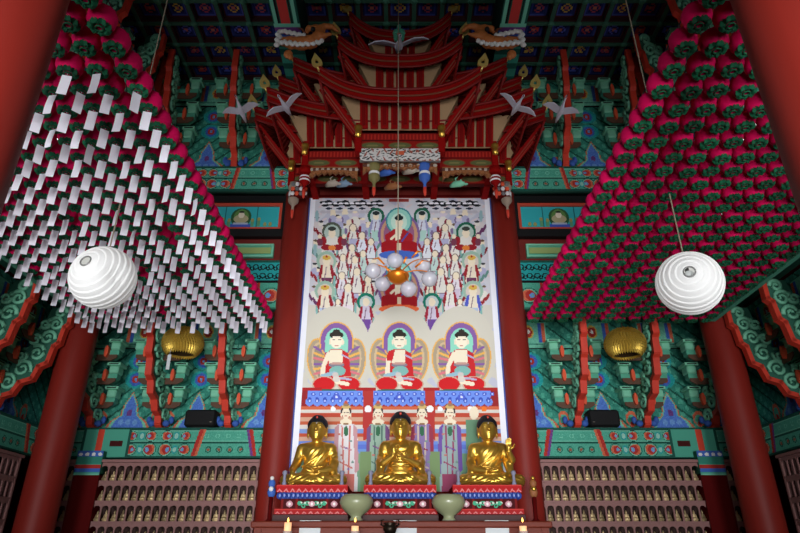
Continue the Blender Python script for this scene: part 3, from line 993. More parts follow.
    # small dragon heads peeping out under the eaves
for x, y, z, m in ((-.25, 8.6, E + 5.86, BLUE), (-.14, 8.62, E + 5.6, mat('ochre_carving', (146, 92, 54))), (-1.0, 9.0, E + 5.9, mat('pale_blue_carving', (120, 146, 170), .7)), (-1.2, 9.02, E + 5.92, mat('pale_carving', (176, 164, 150))), (1.0, 9.0, E + 5.9, GREEN_LT), (.16, 8.6, E + 5.9, mat('pale_carving', (176, 164, 150)))):
    b = MB()
    b.tube([(x - .1, y + .1, z + .06), (x - .03, y, z + .03), (x + .04, y - .06, z), (x + .12, y - .1, z - .02)], [.035, .06, .06, .03], 8)
    b.ball((x + .06, y - .1, z + .04), .022, 8); b.ball((x + .14, y - .11, z - .04), (.04, .03, .02), 8)
    b.tube([(x, y, z + .06), (x - .03, y - .02, z + .13), (x + .02, y - .03, z + .17)], [.018, .013, .004], 6)
    cpart(b, 'carved_creature', m)
# ---------------------------------------------------------------- altar painting
YP = YB - .05
PZ0, PZ1 = E + .95, zat(197, YP)
pw = 1.735
cv = Canvas(2 * pw, PZ1 - PZ0, .0135, (206, 206, 214))
# figure outlines are laid out in the picture's own grid: 1 unit across and up = 1/600 of the distance it is seen from
wx = cv.u - pw; wz = cv.v + PZ0
vv = (wz - E) / YP
cv.u = 400 + FPX * wx / zc(YP, wz)
cv.v = 266.5 - FPX * np.tan(np.arctan(vv) - TH)
MX = 399.0
def mir(fn):
    for s in (-1, 1): fn(s)
SKIN, LILAC, ROBE, TEALR, CRM = (236, 222, 196), (176, 176, 206), (150, 34, 44), (128, 180, 172), (226, 222, 214)
cv.put(cv.v > 305, (206, 202, 190))
cv.put((np.sin(cv.u * .21 + np.sin(cv.v * .17) * 2) * np.sin(cv.v * .19 + 1) > .45), (190, 192, 208))
cv.put((cv.v < 305) & (np.sin(cv.u * .5 + 2 * np.sin(cv.v * .4)) * np.sin(cv.v * .45) > .6), (214, 200, 204))
# clouds of the sky canopy
def stripes(s):
    for k in range(11):
        x = MX + s * (20 + k * 5.6)
        cv.ell(x, 201.5 + (k % 3), 3.6, 1.3, (24, 26, 34)); cv.ell(x + 2, 205.5 - (k % 2), 3.4, 1.2, (24, 26, 34)); cv.ell(x + 1, 203.4, 2.4, .9, (240, 240, 244))
        if k % 2: cv.ell(x, 208.5, 3.4, 1.0, (36, 44, 60))
        cv.ell(x, 212, 3, 1.6, (190, 186, 196))
mir(stripes)
cv.rect(389, 199, 409, 202, (150, 60, 56))
def attendant(x, y, k=1.0, robe=ROBE, body=CRM, halo=None, h=16, hair=None, low=None):
    """a standing attendant: y is the middle of the head"""
    cv.poly([(x - 3.4 * k, y + 2), (x + 3.4 * k, y + 2), (x + 6.2 * k, y + h * .5), (x + 4.8 * k, y + h + .8), (x - 4.8 * k, y + h + .8), (x - 6.2 * k, y + h * .5)], (110, 76, 84))
    cv.ell(x, y, 3.7 * k, 4.4 * k, (120, 96, 92))
    if halo is not None:
        cv.ell(x, y, 7.6 * k, 7.6 * k, halo); cv.ell(x, y + .5, 5.4 * k, 5.6 * k, (190, 206, 206) if halo[0] < 90 else (214, 200, 190))
    cv.poly([(x - 2.5 * k, y + 3), (x + 2.5 * k, y + 3), (x + 5.2 * k, y + h * .5), (x + 4 * k, y + h), (x - 4 * k, y + h), (x - 5.2 * k, y + h * .5)], body)
    for q in (-1, 1):
        cv.poly([(x + q * 2.6 * k, y + 4), (x + q * 4.2 * k, y + 4), (x + q * 6.8 * k, y + h * .62), (x + q * 5 * k, y + h * .8), (x + q * 3.4 * k, y + h * .5)], robe)
        cv.poly([(x + q * 5.6 * k, y + h * .55), (x + q * 7 * k, y + h * .6), (x + q * 6.6 * k, y + h), (x + q * 5.2 * k, y + h * .9)], TEALR)
    if low: cv.poly([(x - 4 * k, y + h * .65), (x + 4 * k, y + h * .65), (x + 3 * k, y + h * 1.15), (x - 3 * k, y + h * 1.15)], low)
    cv.line([(x, y + 6), (x - 1.5 * k, y + h * .7)], .9, (120, 90, 110))
    cv.ell(x, y, 2.9 * k, 3.6 * k, SKIN)
    if hair: cv.ell(x, y - 2.6 * k, 3.2 * k, 1.9 * k, hair)
    if hair == Y0: cv.ell(x, y - 3.4 * k, 1.2, 1, R0)
def seated(x, y, k, halo=(92, 132, 112)):
    cv.ell(x, y, 9 * k, 9 * k, halo); cv.ell(x, y + .6, 7 * k, 7.2 * k, (176, 196, 188))
    cv.ell(x, y + 9 * k, 7 * k, 6 * k, CRM)
    for q in (-1, 1):
        cv.ell(x + q * 8 * k, y + 8 * k, 3 * k, 4 * k, ROBE); cv.ell(x + q * 11 * k, y + 9 * k, 2.6 * k, 3.6 * k, (120, 60, 80)); cv.ell(x + q * 5 * k, y + 14 * k, 5 * k, 2.6 * k, ROBE)
        cv.ell(x + q * 11 * k, y + 4 * k, 2 * k, 2.2 * k, SKIN)
    cv.ell(x, y + 14.5 * k, 3.4 * k, 2.4 * k, (222, 130, 60)); cv.ell(x, y + 1 * k, 3.4 * k, 4.4 * k, SKIN); cv.ell(x, y - 3 * k, 3.6 * k, 2 * k, (60, 66, 60))
DG, LTG = (28, 98, 72), (156, 186, 168)
def crowd(s):
    X = lambda d: MX + s * d
    for j in range(70):                                          # the throng behind, row upon row
        d = 24 + (j * 37 % 62); y = 216 + (j * 53 % 96)
        if y > 296 and d < 44: continue
        if y > 302: continue
        cv.ell(X(d), y, 2.6, 3.2, (SKIN, CRM, (206, 196, 210))[j % 3]); cv.ell(X(d), y + 7, 4, 5.4, ((214, 206, 206), CRM, LILAC, (176, 200, 192))[j % 4])
        for q in (-1, 1): cv.ell(X(d) + q * 3.6, y + 8, 1.3, 4.4, ((130, 30, 40), (104, 56, 96), (150, 44, 48), (96, 140, 130))[(j + (q > 0)) % 4], q * .4)
        cv.ell(X(d), y - 2.4, 2.4, 1.1, ((56, 56, 62), (110, 90, 70))[j % 2])
    for d, y in ((66, 214), (54, 213), (44, 215), (60, 220), (36, 222), (50, 224), (30, 226)):
        cv.ell(X(d), y, 3, 3.6, SKIN if int(d) % 4 else (210, 200, 214)); cv.ell(X(d), y + 6, 4.4, 4.6, CRM if int(d) % 3 else LILAC); cv.ell(X(d + 3), y + 7, 1.6, 3, (130, 40, 60) if int(d) % 4 == 0 else (126, 110, 150)); cv.ell(X(d), y - 3, 2.6, 1.2, (70, 70, 80) if int(d) % 2 else SKIN)
    attendant(X(46), 228, 1.05, low=LILAC); attendant(X(37), 236, 1.05, body=(222, 224, 236)); attendant(X(56), 240, 1.0, robe=(104, 60, 110)); attendant(X(47), 248, 1.0, body=(232, 220, 206))
    attendant(X(23), 216, 1.1, (150, 150, 190), (206, 210, 224), DG, 22, (40, 50, 50), (170, 206, 196))
    seated(X(67), 232, 1.1, (84, 92, 80) if s < 0 else DG)
    attendant(X(28), 242, .95, ROBE, (220, 224, 230), h=16); attendant(X(36), 254, .95, ROBE, (190, 214, 206), h=17)
    attendant(X(44), 260, 1.05, h=18); attendant(X(56), 258, 1.0, robe=(140, 50, 60), h=17)
    attendant(X(72.5), 261, 1.3, (150, 34, 44), (232, 218, 196), LTG, 26, Y0, (112, 60, 90))
    attendant(X(42), 272, 1.1, h=21); attendant(X(57), 276, 1.05, body=(226, 220, 226), h=20, low=(204, 190, 210)); attendant(X(31), 280, 1.0, ROBE, (232, 222, 200), h=20)
    attendant(X(74), 291, 1.35, ROBE if s < 0 else (80, 90, 190), (232, 222, 200), LTG, 26, Y0, (176, 190, 214))
    attendant(X(51), 288, 1.2, h=26, low=(226, 214, 220)); attendant(X(61), 302, .8, h=14)
    attendant(X(33), 302, 1.2, (160, 36, 56), (206, 196, 214), (24, 118, 96), 27, None, (112, 74, 150))
    for d, y in ((82, 216), (84, 250)): cv.ell(X(d), y, 1.8, 6, (150, 184, 190))
mir(crowd)
# main seated figures on the axis
def axis_figure(y, base, r):
    cv.ell(MX, y + 14, 21, 23, (126, 96, 150)); cv.ell(MX, y + 14, 18.6, 20.5, (196, 150, 120)); cv.ell(MX, y + 14, 15.5, 18, (150, 96, 130))
    cv.ell(MX, y, 13, 13.5, (60, 140, 150)); cv.ell(MX, y, 11.6, 12, (150, 210, 196)); cv.ell(MX, y + 1, 8, 9, (196, 226, 210))
    cv.poly([(MX - 5, y + 8), (MX + 5, y + 8), (MX + 14, y + 14), (MX + 13, y + 24), (MX - 13, y + 24), (MX - 14, y + 14)], (168, 34, 40))
    cv.poly([(MX - 4, y + 6), (MX + 4, y + 6), (MX + 1, y + 18), (MX - 4, y + 20)], SKIN); cv.line([(MX - 8, y + 18), (MX + 2, y + 10)], 2.4, SKIN)
    cv.line([(MX + 9, y + 12), (MX + 3, y + 20)], 1.6, (70, 80, 160)); cv.ell(MX, y + 1.5, 4, 5.4, SKIN); cv.ell(MX, y - 3, 4.4, 2.6, (28, 44, 44)); cv.ell(MX, y - 5.4, 2, 1.6, (28, 44, 44))
    cv.rect(MX - 18, y + 23, MX + 18, y + 31, (160, 26, 34)); cv.ell(MX - 10, y + 23, 8, 3, (160, 26, 34)); cv.ell(MX + 10, y + 23, 8, 3, (160, 26, 34))
    cv.rect(MX - 2, y + 22, MX + 2, y + 30, (224, 200, 170)); cv.ell(MX, y + 34, 20, 4.5, base)
axis_figure(221, (70, 104, 190), 1); axis_figure(275, (226, 104, 60), 1)
# three large seated figures
for x in (336.5, 399.3, 461.5): cv.ell(x, 352, 35, 46, (208, 204, 190))
for i, x in enumerate((336.5, 399.3, 461.5)):
    OR, GT, PU, PK = (232, 178, 92), (172, 156, 132), (136, 96, 160), (216, 120, 130)
    for q in (-1, 1):
        cv.ell(x + q * 17, 361, 12.6, 23, OR, q * .12); cv.ell(x + q * 17, 361, 11.2, 21.4, GT, q * .12); cv.ell(x + q * 15.5, 361.5, 9.4, 19.4, (206, 182, 146), q * .12); cv.ell(x + q * 14.6, 362, 8.2, 18, (150, 140, 124), q * .12)
        for k, (dy, col) in enumerate(((-12, PU), (-6, OR), (-1, PK), (5, PU), (10, OR), (15, PK))):
            cv.line([(x + q * 7, 362 + dy * .5), (x + q * 22, 359 + dy)], 2.4, col)
    cv.ell(x, 341, 17.2, 19.4, OR); cv.rect(x - 17.0, 340, x + 17.0, 348, OR); cv.ell(x, 341, 15.8, 18, PU); cv.rect(x - 15.6, 340, x + 15.6, 350, PU)
    cv.ell(x, 342, 11.6, 14, (144, 214, 190)); cv.rect(x - 11.4, 340, x + 11.4, 352, (144, 214, 190))
    cv.poly([(x - 5, 349), (x + 5, 349), (x + 12, 354), (x + 14, 370), (x + 15, 380), (x - 15, 380), (x - 14, 370), (x - 12, 354)], (198, 44, 48))
    cv.poly([(x - 6, 350), (x + 6, 350), (x + 6, 362), (x, 368), (x - 7, 364), (x - 9, 356)], (238, 226, 200))
    if i != 1: cv.line([(x - 8, 354), (x - 13, 366), (x - 14, 374)], 4.4, (238, 226, 200))
    else: cv.line([(x - 11, 360), (x - 13, 388)], 4.6, (238, 226, 200)); cv.poly([(x - 11, 351), (x - 4, 349), (x - 7, 361), (x - 13, 361)], (198, 44, 48))
    cv.ell(x, 365, 8, 2.2, (130, 126, 140)); cv.ell(x + 1, 371, 8, 5, TEALR); cv.line([(x - 14, 376), (x - 2, 373)], 4, (150, 186, 200)); cv.line([(x + 6, 355), (x + 12, 358)], 1.6, LILAC)
    cv.ell(x, 363.5, 7, 1.2, (196, 150, 140)); cv.ell(x - 1, 375, 3, 3, (206, 196, 190))
    for q in (-1, 1):
        cv.ell(x + q * 12.5, 384, 12, 8, (206, 172, 150)); cv.ell(x + q * 12.5, 384, 10.6, 6.8, (204, 36, 40))
    cv.line([(x, 382), (x + 11, 384)], 4, (238, 226, 200)); cv.line([(x + 3, 378), (x + 14, 379.5)], 2, LILAC); cv.ell(x, 379, 3.6, 3, (214, 206, 196))
    cv.ell(x, 390.5, 22, 1.6, (58, 104, 88)); cv.ell(x, 340.5, 6.2, 8, (242, 232, 208)); cv.ell(x, 335, 7, 3.6, (52, 48, 42)); cv.ell(x, 331.6, 3.4, 2.4, (52, 48, 42)); cv.rect(x - 4, 336.6, x + 4, 338.4, (242, 232, 208))
    for q in (-1, 1): cv.ell(x + q * 6.4, 342, 1.1, 3, (238, 222, 196)); cv.line([(x + q * 1.4, 340), (x + q * 4, 339.6)], .7, (70, 60, 60))
    cv.line([(x - 1.6, 345.4), (x + 1.6, 345.4)], .8, (190, 90, 80))
cv.rect(300, 387.5, 322, 391, (170, 44, 44)); cv.rect(480, 387.5, 500, 391, (170, 44, 44)); cv.rect(356, 387.5, 376, 391, (170, 44, 44)); cv.rect(423, 387.5, 440, 391, (170, 44, 44))
# blue lotus thrones
low = cv.v > 390.5
cv.put(low & (cv.v < 406), (150, 44, 48))
for x in (336.5, 399.3, 461.5):
    cv.rect(x - 29, 391, x + 29, 402, (112, 146, 230))
    for k in range(8):
        xx = x - 27 + k * 7.7
        cv.ell(xx, 402, 4.2, 4, (112, 146, 230)); cv.ell(xx, 400, 2, 3, (60, 84, 190)); cv.ell(xx + 3.8, 394, 2.2, 2, (72, 92, 200)); cv.ell(xx + 3.8, 394, .9, .8, (190, 206, 246)); cv.ell(xx, 401, .9, 1.2, (190, 206, 246))
    cv.ell(x, 397, 4, 3, (80, 100, 206)); cv.ell(x, 397, 1.4, 1.2, (210, 220, 250))
# steps and standing figures below
for k, (y, col) in enumerate(((407, (206, 104, 72)), (411, (214, 206, 196)), (414, (186, 76, 56)), (418, (206, 160, 136)), (422, (196, 96, 66)), (426, (216, 208, 200)), (430, (126, 150, 206)), (434, (190, 84, 60)), (438, (206, 164, 140)), (442, (110, 140, 214)), (446, (96, 120, 206)), (450, (112, 150, 210)), (454, (120, 160, 130)))):
    cv.put((cv.v > y - 1) & (cv.v <= (y + 3 if y < 454 else 999)), col)
for x in (368, 430): cv.rect(x - 5, 391, x + 5, 440, (180, 60, 56)); cv.ell(x, 409, 3.6, 3.4, (240, 240, 240))
for x, col in ((333, (240, 240, 240)), (510 - 40, (240, 240, 240)), (484, (236, 120, 50)), (440, (236, 240, 250))): cv.ell(x, 409, 2.6, 2.6, col)
def tall(x, robe, sash, low_):
    cv.poly([(x - 8, 424), (x + 8, 424), (x + 12, 440), (x + 11, 500), (x - 11, 500), (x - 12, 440)], robe)
    for q in (-1, 1):
        cv.poly([(x + q * 7, 424), (x + q * 11, 428), (x + q * 13, 470), (x + q * 9, 474)], sash); cv.line([(x + q * 4, 426), (x + q * 2, 480)], 1.6, low_)
    cv.ell(x, 431, 2.4, 5, (60, 110, 80)); cv.line([(x - 5, 446), (x + 5, 450)], 1.4, sash); cv.line([(x - 6, 462), (x + 6, 468)], 1.4, low_); cv.rect(x - 8, 474, x + 8, 500, low_)
    cv.ell(x, 422, 6.2, 3.2, SKIN); cv.rect(x - 2, 416, x + 2, 423, SKIN)
    cv.ell(x, 411.5, 5.2, 6.2, (70, 60, 58)); cv.ell(x, 413, 3.9, 5.4, SKIN); cv.ell(x, 406.8, 4.6, 2.2, (206, 176, 110)); cv.ell(x, 404.4, 3, 2, (150, 120, 96)); cv.ell(x, 402.4, 1.6, 1.6, (196, 90, 70))
    for q in (-1, 1): cv.line([(x + q * 1, 412.4), (x + q * 2.6, 412.2)], .7, (90, 70, 64)); cv.ell(x + q * 4.6, 415, .8, 2, SKIN)
    cv.line([(x - 1, 416), (x + 1, 416)], .7, (190, 90, 80)); cv.ell(x, 424, 3, 1, (150, 110, 70))
    for k in range(6): cv.ell(x + (k * 5 % 7 - 3) * 2.2, 434 + k * 7, 1.5, 1.1, ((196, 120, 110), (120, 150, 140), (150, 110, 160))[k % 3])
tall(346, (222, 218, 220), (196, 150, 156), (206, 120, 110)); tall(378, (150, 178, 160), (120, 84, 130), (90, 120, 110)); tall(422, (140, 120, 170), (150, 60, 80), (206, 190, 170)); tall(450, (150, 170, 170), (112, 84, 160), (150, 70, 100))
cv.ell(474, 413, 4.6, 6.6, SKIN); cv.rect(466, 420, 482, 450, (110, 150, 120)); cv.rect(360, 452, 371, 500, (124, 150, 104)); cv.rect(430, 452, 440, 500, (124, 150, 104))
# white cloth border with a thin blue edge
bx = np.abs(wx); bd = pw - bx
cv.put((bd < .115), (236, 238, 246)); cv.put(bd < .022, (70, 84, 150)); cv.put(wz > PZ1 - .03, (150, 60, 56))
b = MB()
t = thing('altar_painting', 'tall hanging altar painting of many figures bordered in white cloth', 'painting', (0, YP, PZ0))
mobj('painted_cloth', cv.mesh('painted_cloth', (-pw, 0, 0), (1, 0, 0), (0, 0, 1), .02), t)
b = MB(); b.tube([(-pw - .01, .0, PZ1 - PZ0 + .015), (pw + .01, .0, PZ1 - PZ0 + .015)], .03, 10); b.build('hanging_rod', RED_DK, t)

# ---------------------------------------------------------------- altar with its pedestals
zt_ = zat(521, 8.45)
t = thing('altar_table', 'long red-brown wooden altar table below the gilded statues', 'altar', (0, 8.9, 0))
WOOD = mat('altar_wood', (112, 44, 28), .5, noise=.25, nscale=5, stretch=(.8, 6, 6), spec=.2)
def tp(b, name, m): return b.build(name, m, t, loc=(0, -8.9, 0))
b = MB(); b.bevbox((0.02, 9.1, zt_ - .04), (3.86, 1.3, .08), .015); tp(b, 'table_top', WOOD)
b = MB(); b.box((0.02, 8.54, zt_ - .2), (3.74, .06, .24)); tp(b, 'apron', WOOD)
b = MB(); b.box((0.02, 8.56, (zt_ - .32) / 2), (3.7, .04, zt_ - .32)); tp(b, 'front_panel', mat('altar_cloth', (96, 34, 28), .7, noise=.1))
for x in (-1.82, 1.86):
    b = MB(); b.box((x, 8.54, (zt_ - .08) / 2), (.09, .1, zt_ - .08)); tp(b, 'leg', WOOD)
z_top = zt_
def pedestal(xc, w, label):
    y0, y1 = 8.92, 9.72
    t = thing('statue_pedestal', label, 'pedestal', (xc, 9.3, z_top), group='painted pedestals of the gilded statues')
    zz = [zat(y, y0) for y in (519, 514.5, 509, 498.5, 492.5, 485)]
    def P(b, name, m): return b.build(name, m, t, loc=(-xc, -9.3, -z_top))
    def slab(name, z0, z1, g, m):
        b = MB(); b.bevbox((xc, (y0 + y1) / 2, (z0 + z1) / 2), (w + g, y1 - y0 + g, z1 - z0), .008); return P(b, name, m)
    slab('plinth', z_top, zz[1], .1, mat('plinth_dark', (62, 22, 20), .55))
    def zigzag(Wd, H, bg, fg):
        c = Canvas(Wd, H, .008, bg)
        n = max(6, int(Wd / .085)); p = Wd / n
        for k in range(n):
            x = (k + .5) * p
            c.poly([(x - p * .45, 0.004), (x + p * .45, .004), (x, H * .55)], fg); c.poly([(x - p * .2, .004), (x + p * .2, .004), (x, H * .28)], bg)
        c.rect(0, H * .8, Wd, H, (196, 60, 56))
        return c
    def band(name, z0, z1, g, c, m):
        s_ = slab(name, z0, z1, g, m)
        mobj(name + '_painting', c.mesh('front', (xc - c.W / 2, y0 - g / 2 - .004, z0), (1, 0, 0), (0, 0, 1), .003), s_)
    band('lower_step', zz[1], zz[2], .06, zigzag(w + .06, zz[2] - zz[1], (166, 36, 38), (206, 130, 130)), RED)
    H = zz[3] - zz[2]
    c = Canvas(w - .08, H, .008, (70, 16, 20)); L = w - .08
    for x0, x1, col in ((0, .035, (120, 26, 26)), (L - .035, L, (120, 26, 26)), (.2, .235, (120, 26, 26)), (L - .235, L - .2, (120, 26, 26))): c.rect(x0, 0, x1, H, col)
    for x in (.12, L - .12):
        c.ell(x, H * .5, .045, .04, (206, 150, 160)); c.ell(x, H * .5, .02, .02, (236, 230, 226))
    for q in (-1, 1):
        for k in range(3):
            x = L / 2 + q * (.06 + k * .055)
            c.ring(x, H * (.45 + .12 * (-1) ** k), .012, .03, (70, 170, 130)); c.ell(x + .02, H * .6, .018, .014, (206, 226, 206))
        c.ell(L / 2 + q * .17, H * .52, .03, .018, (70, 170, 130))
    c.ell(L / 2, H * .5, .045, .035, (216, 160, 170)); c.ell(L / 2, H * .5, .02, .018, (240, 232, 230))
    band('carved_waist', zz[2], zz[3], -.08, c, RED_DK)
    slab('petal_core', zz[3], zz[4], -.02, BLUE)
    b = MB()                                                      # row of blue lotus petals around the waist
    n = 15
    for k in range(n):
        x = xc - w / 2 + (k + .5) * w / n
        zc_ = (zz[3] + zz[4]) / 2
        b.ball((x, y0 - .012, zc_), (w / n * .48, .035, (zz[4] - zz[3]) * .55), 10, 0)
        b.ball((x, y0 - .04, zc_ - .002), (w / n * .25, .018, (zz[4] - zz[3]) * .3), 8, 1)
    for q in (-1, 1):
        for k in range(9):
            b.ball((xc + q * (w / 2 - .0), y0 + .05 + k * .085, (zz[3] + zz[4]) / 2), (.035, .04, (zz[4] - zz[3]) * .55), 8, 0)
    P(b, 'lotus_petals', [mat('petal_blue', (52, 78, 168), .6), mat('petal_pale', (150, 170, 226), .6)])
    band('upper_step', zz[4], zz[5], .05, zigzag(w + .05, zz[5] - zz[4], (176, 30, 34), (214, 120, 120)), RED)
    for q in (-1, 1):                                             # short balusters at the front corners
        b = MB(); b.lathe([(.03, 0), (.035, .02), (.022, .05), (.022, .13), (.036, .16), (.03, .19), (0, .2)], (xc + q * w * .43, y0 - .02 + .05, zz[5]), 10)
        P(b, 'baluster', mat('grey_blue_post', (130, 130, 150), .6))
    return zz[5]
PED = [(-1.21, .93, 'red pedestal with blue lotus petals under the statue beside the left pillar'), (.0, .95, 'red pedestal with blue lotus petals under the middle statue'), (1.2, .9, 'red pedestal with blue lotus petals under the statue beside the right pillar')]
for p in PED: ZS = pedestal(*p)
for q, lab, cat, m in ((-1, 'small blue and white post ornament standing left of the pedestals', 'ornament', (BLUE, WHITE)), (1, 'small orange carved post ornament standing right of the pedestals', 'ornament', (mat('ochre_carving', (146, 92, 54)), GOLD))):
    x = at(272 if q < 0 else 533, 487, 9.0)[0]
    t = thing('carved_post', lab, cat, (x, 9.0, z_top))
    b = MB(); b.lathe([(.06, 0), (.06, .03), (.03, .06), (.03, .34)], n=12); b.build('stand', RED_DK, t)
    b = MB(); b.ball((0, 0, .4), (.06, .05, .08), 12); b.ball((0, -.02, .51), (.05, .045, .06), 12); b.build('ornament_body', m[0], t)
    b = MB(); b.ball((0, -.045, .44), (.035, .02, .035), 8); b.ball((.0, -.04, .58), .03, 8); b.build('ornament_trim', m[1], t)

# ---------------------------------------------------------------- gilded statues
def hand(P, wrist, d, n, side, k=1.0, curl=.3):
    """five fingered hand: d points along the fingers, n out of the palm, thumb on the given side"""
    w = np.array(wrist, float); d = np.array(d, float); d /= np.linalg.norm(d); n = np.array(n, float); n -= d * (n @ d); n /= np.linalg.norm(n)
    s = np.cross(d, n) * side
    r = chain(P, [w, w + d * .05 * k], [.028 * k, .034 * k])
    for j in (-1, 0, 1):
        r = smin(r, capsule(P, w + d * .02 * k + s * j * .018 * k, w + d * .085 * k + s * j * .024 * k, .02 * k, .018 * k), .015)
    for j, L in enumerate((.085, .098, .092, .07)):
        o = (1.5 - j) * .021 * k
        b0 = w + d * .085 * k + s * o
        b1 = b0 + (d * (1 - curl * .4) + n * curl * .5) * L * .5 * k
        b2 = b1 + (d * (1 - curl) + n * curl) * L * .5 * k
        r = np.minimum(r, chain(P, [b0, b1, b2], [.0135 * k, .0125 * k, .0105 * k]))
    t0 = w + d * .03 * k + s * .03 * k; t1 = t0 + (d * .5 + s * .7 + n * .25) * .05 * k; t2 = t1 + (d * .8 + s * .25 + n * .4) * .045 * k
    return smin(r, chain(P, [t0, t1, t2], [.018 * k, .015 * k, .012 * k]), .01)
def statue_mesh(pose):
    def body(P):
        x, y, z = P[..., 0], P[..., 1], P[..., 2]
        ax = np.abs(x)
        Q = np.stack([ax, y, z], -1)                              # mirrored half for the paired limbs
        d = ellip(P, (0, .06, .2), (.24, .18, .16))
        d = smin(d, ellip(P, (0, .06, .38), (.195, .15, .24)), .06)
        d = smin(d, ellip(P, (0, .035, .53), (.225, .145, .15)), .06)
        d = smin(d, capsule(Q, (.05, .07, .635), (.215, .065, .6), .075, .085), .06)
        d = smin(d, capsule(P, (0, .05, .64), (0, .02, .77), .075, .062), .035)
        # crossed legs under the robe
        d = smin(d, capsule(Q, (.12, .02, .11), (.42, -.12, .095), .12, .09), .05)
        d = smin(d, capsule(Q, (.425, -.13, .085), (.08, -.29, .085), .085, .06), .04)
        d = smin(d, ellip(P, (0, -.15, .06), (.45, .22, .062)), .05)
        d = smin(d, capsule(P, (-.3, -.24, .12), (.16, -.31, .1), .06, .05), .03)
        # feet soles on the shins
        d = smin(d, capsule(P, (.12, -.29, .14), (.22, -.22, .17), .035, .03), .02)
        # upper arms
        d = smin(d, capsule(Q, (.245, .06, .585), (.3, .02, .36), .078, .066), .03)
        # robe folds: ridges that run from the left shoulder down across the body, and across the lap
        torso = np.clip((z - .2) * 8, 0, 1) * np.clip((.62 - z) * 8, 0, 1)
        if pose == 'teach':
            fold = np.sin(np.hypot(ax - .02, (z - .72) * .9) * 95)
        else:
            fold = np.sin((x * .75 - z * .66) * 105) * np.clip((x + .1 + (z - .4) * .45) * 9, 0, 1)
        d = d - .006 * fold * torso
        lap = np.clip((.2 - z) * 12, 0, 1)
        d = d - .005 * np.sin((ax * .75 + z * 1.5 - y * .5) * 80) * lap
        # forearms
        if pose == 'earth':
            a = [(-.3, .0, .37), (-.335, -.13, .25), (-.315, -.25, .2)]; bq = [(.3, .0, .36), (.25, -.16, .25), (.09, -.26, .21)]
        elif pose == 'teach':
            a = [(-.3, .0, .36), (-.25, -.14, .33), (-.11, -.22, .42)]; bq = [(.3, .0, .36), (.25, -.15, .31), (.12, -.23, .36)]
        else:
            a = [(-.3, .0, .36), (-.25, -.16, .25), (-.09, -.26, .21)]; bq = [(.3, .0, .37), (.34, -.1, .4), (.29, -.19, .52)]
        d = smin(d, chain(P, a, [.064, .056, .034]), .025)
        d = smin(d, chain(P, bq, [.064, .06, .034]), .025)
        # hanging sleeves
        if pose != 'earth': d = smin(d, chain(P, [(-.29, -.03, .36), (-.3, -.1, .24), (-.33, -.14, .15)], [.075, .06, .05]), .03)
        d = smin(d, chain(P, [(.29, -.03, .36), (.3, -.1, .24), (.33, -.14, .15)], [.075, .06, .05]), .03)
        # collar hems
        if pose == 'teach':
            hem = chain(Q, [(.1, .03, .68), (.13, -.06, .6), (.09, -.115, .48), (.03, -.12, .36)], [.016] * 4)
        else:
            hem = chain(P, [(.11, .02, .68), (.13, -.07, .58), (.05, -.115, .45), (-.1, -.11, .36), (-.2, -.06, .3)], [.017] * 5)
            hem = np.minimum(hem, chain(P, [(-.13, .03, .67), (-.17, -.03, .6), (-.2, -.03, .48)], [.014] * 3))
        d = smin(d, hem, .012)
        d = smin(d, chain(P, [(-.13, -.1, .3), (0, -.13, .285), (.13, -.1, .3)], [.016] * 3), .012)
        # head, worked a fifth larger than life
        HC = np.array((0, 0, .735), np.float32); HS = 1.28
        P = (P - HC + np.array((0, 0, .035), np.float32)) / HS + HC
        Q = np.stack([np.abs(P[..., 0]), P[..., 1], P[..., 2]], -1)
        h = ellip(P, (0, .0, .885), (.112, .122, .148))
        h = smin(h, ellip(P, (0, -.035, .82), (.085, .085, .075)), .03)
        h = smin(h, ellip(Q, (.115, .015, .855), (.017, .032, .085)), .012)
        h = smin(h, chain(P, [(0, -.118, .91), (0, -.135, .865)], [.011, .02]), .018)
        h = smin(h, ellip(P, (0, -.112, .818), (.034, .016, .009)), .008)
        h = smin(h, ellip(P, (0, -.106, .803), (.028, .018, .011)), .008)
        h = smin(h, chain(Q, [(.015, -.117, .918), (.05, -.11, .929), (.085, -.085, .912)], [.007] * 3), .01)
        h = smin(h, ellip(Q, (.043, -.104, .893), (.026, .014, .011)), .006)
        h = np.maximum(h, -(capsule(Q, (.026, -.12, .891), (.062, -.112, .891), .0035)))
        h = smin(h, ellip(P, (0, -.09, .765), (.035, .03, .025)), .03)
        return smin(d, h * HS, .03)
    if pose == 'earth': H = [((-.315, -.25, .2), (0, -.25, -.95), (0, -1, .2), -1, .1), ((.08, -.26, .21), (-1, -.15, 0), (0, -.1, 1), -1, .25)]
    elif pose == 'teach': H = [((-.11, -.22, .42), (.35, -.25, .9), (.35, -.9, -.2), 1, .35), ((.12, -.23, .36), (-.9, -.25, .35), (0, -.5, .85), 1, .35)]
    else: H = [((-.08, -.26, .21), (1, -.15, 0), (0, -.1, 1), 1, .25), ((.29, -.19, .52), (0, -.2, 1), (0, -1, -.1), 1, .15)]
    parts = [surfnet(body, (-.54, -.42, -.02), (.54, .28, 1.14), .0095)]
    for w_, d_, n_, s_, c_ in H:
        f = lambda P: hand(P, w_, d_, n_, s_, 1.12, c_)
        lo = [w_[i] - .25 for i in range(3)]; hi = [w_[i] + .25 for i in range(3)]
        parts.append(surfnet(f, lo, hi, .006))
    return np_mesh('body', parts, GOLD)
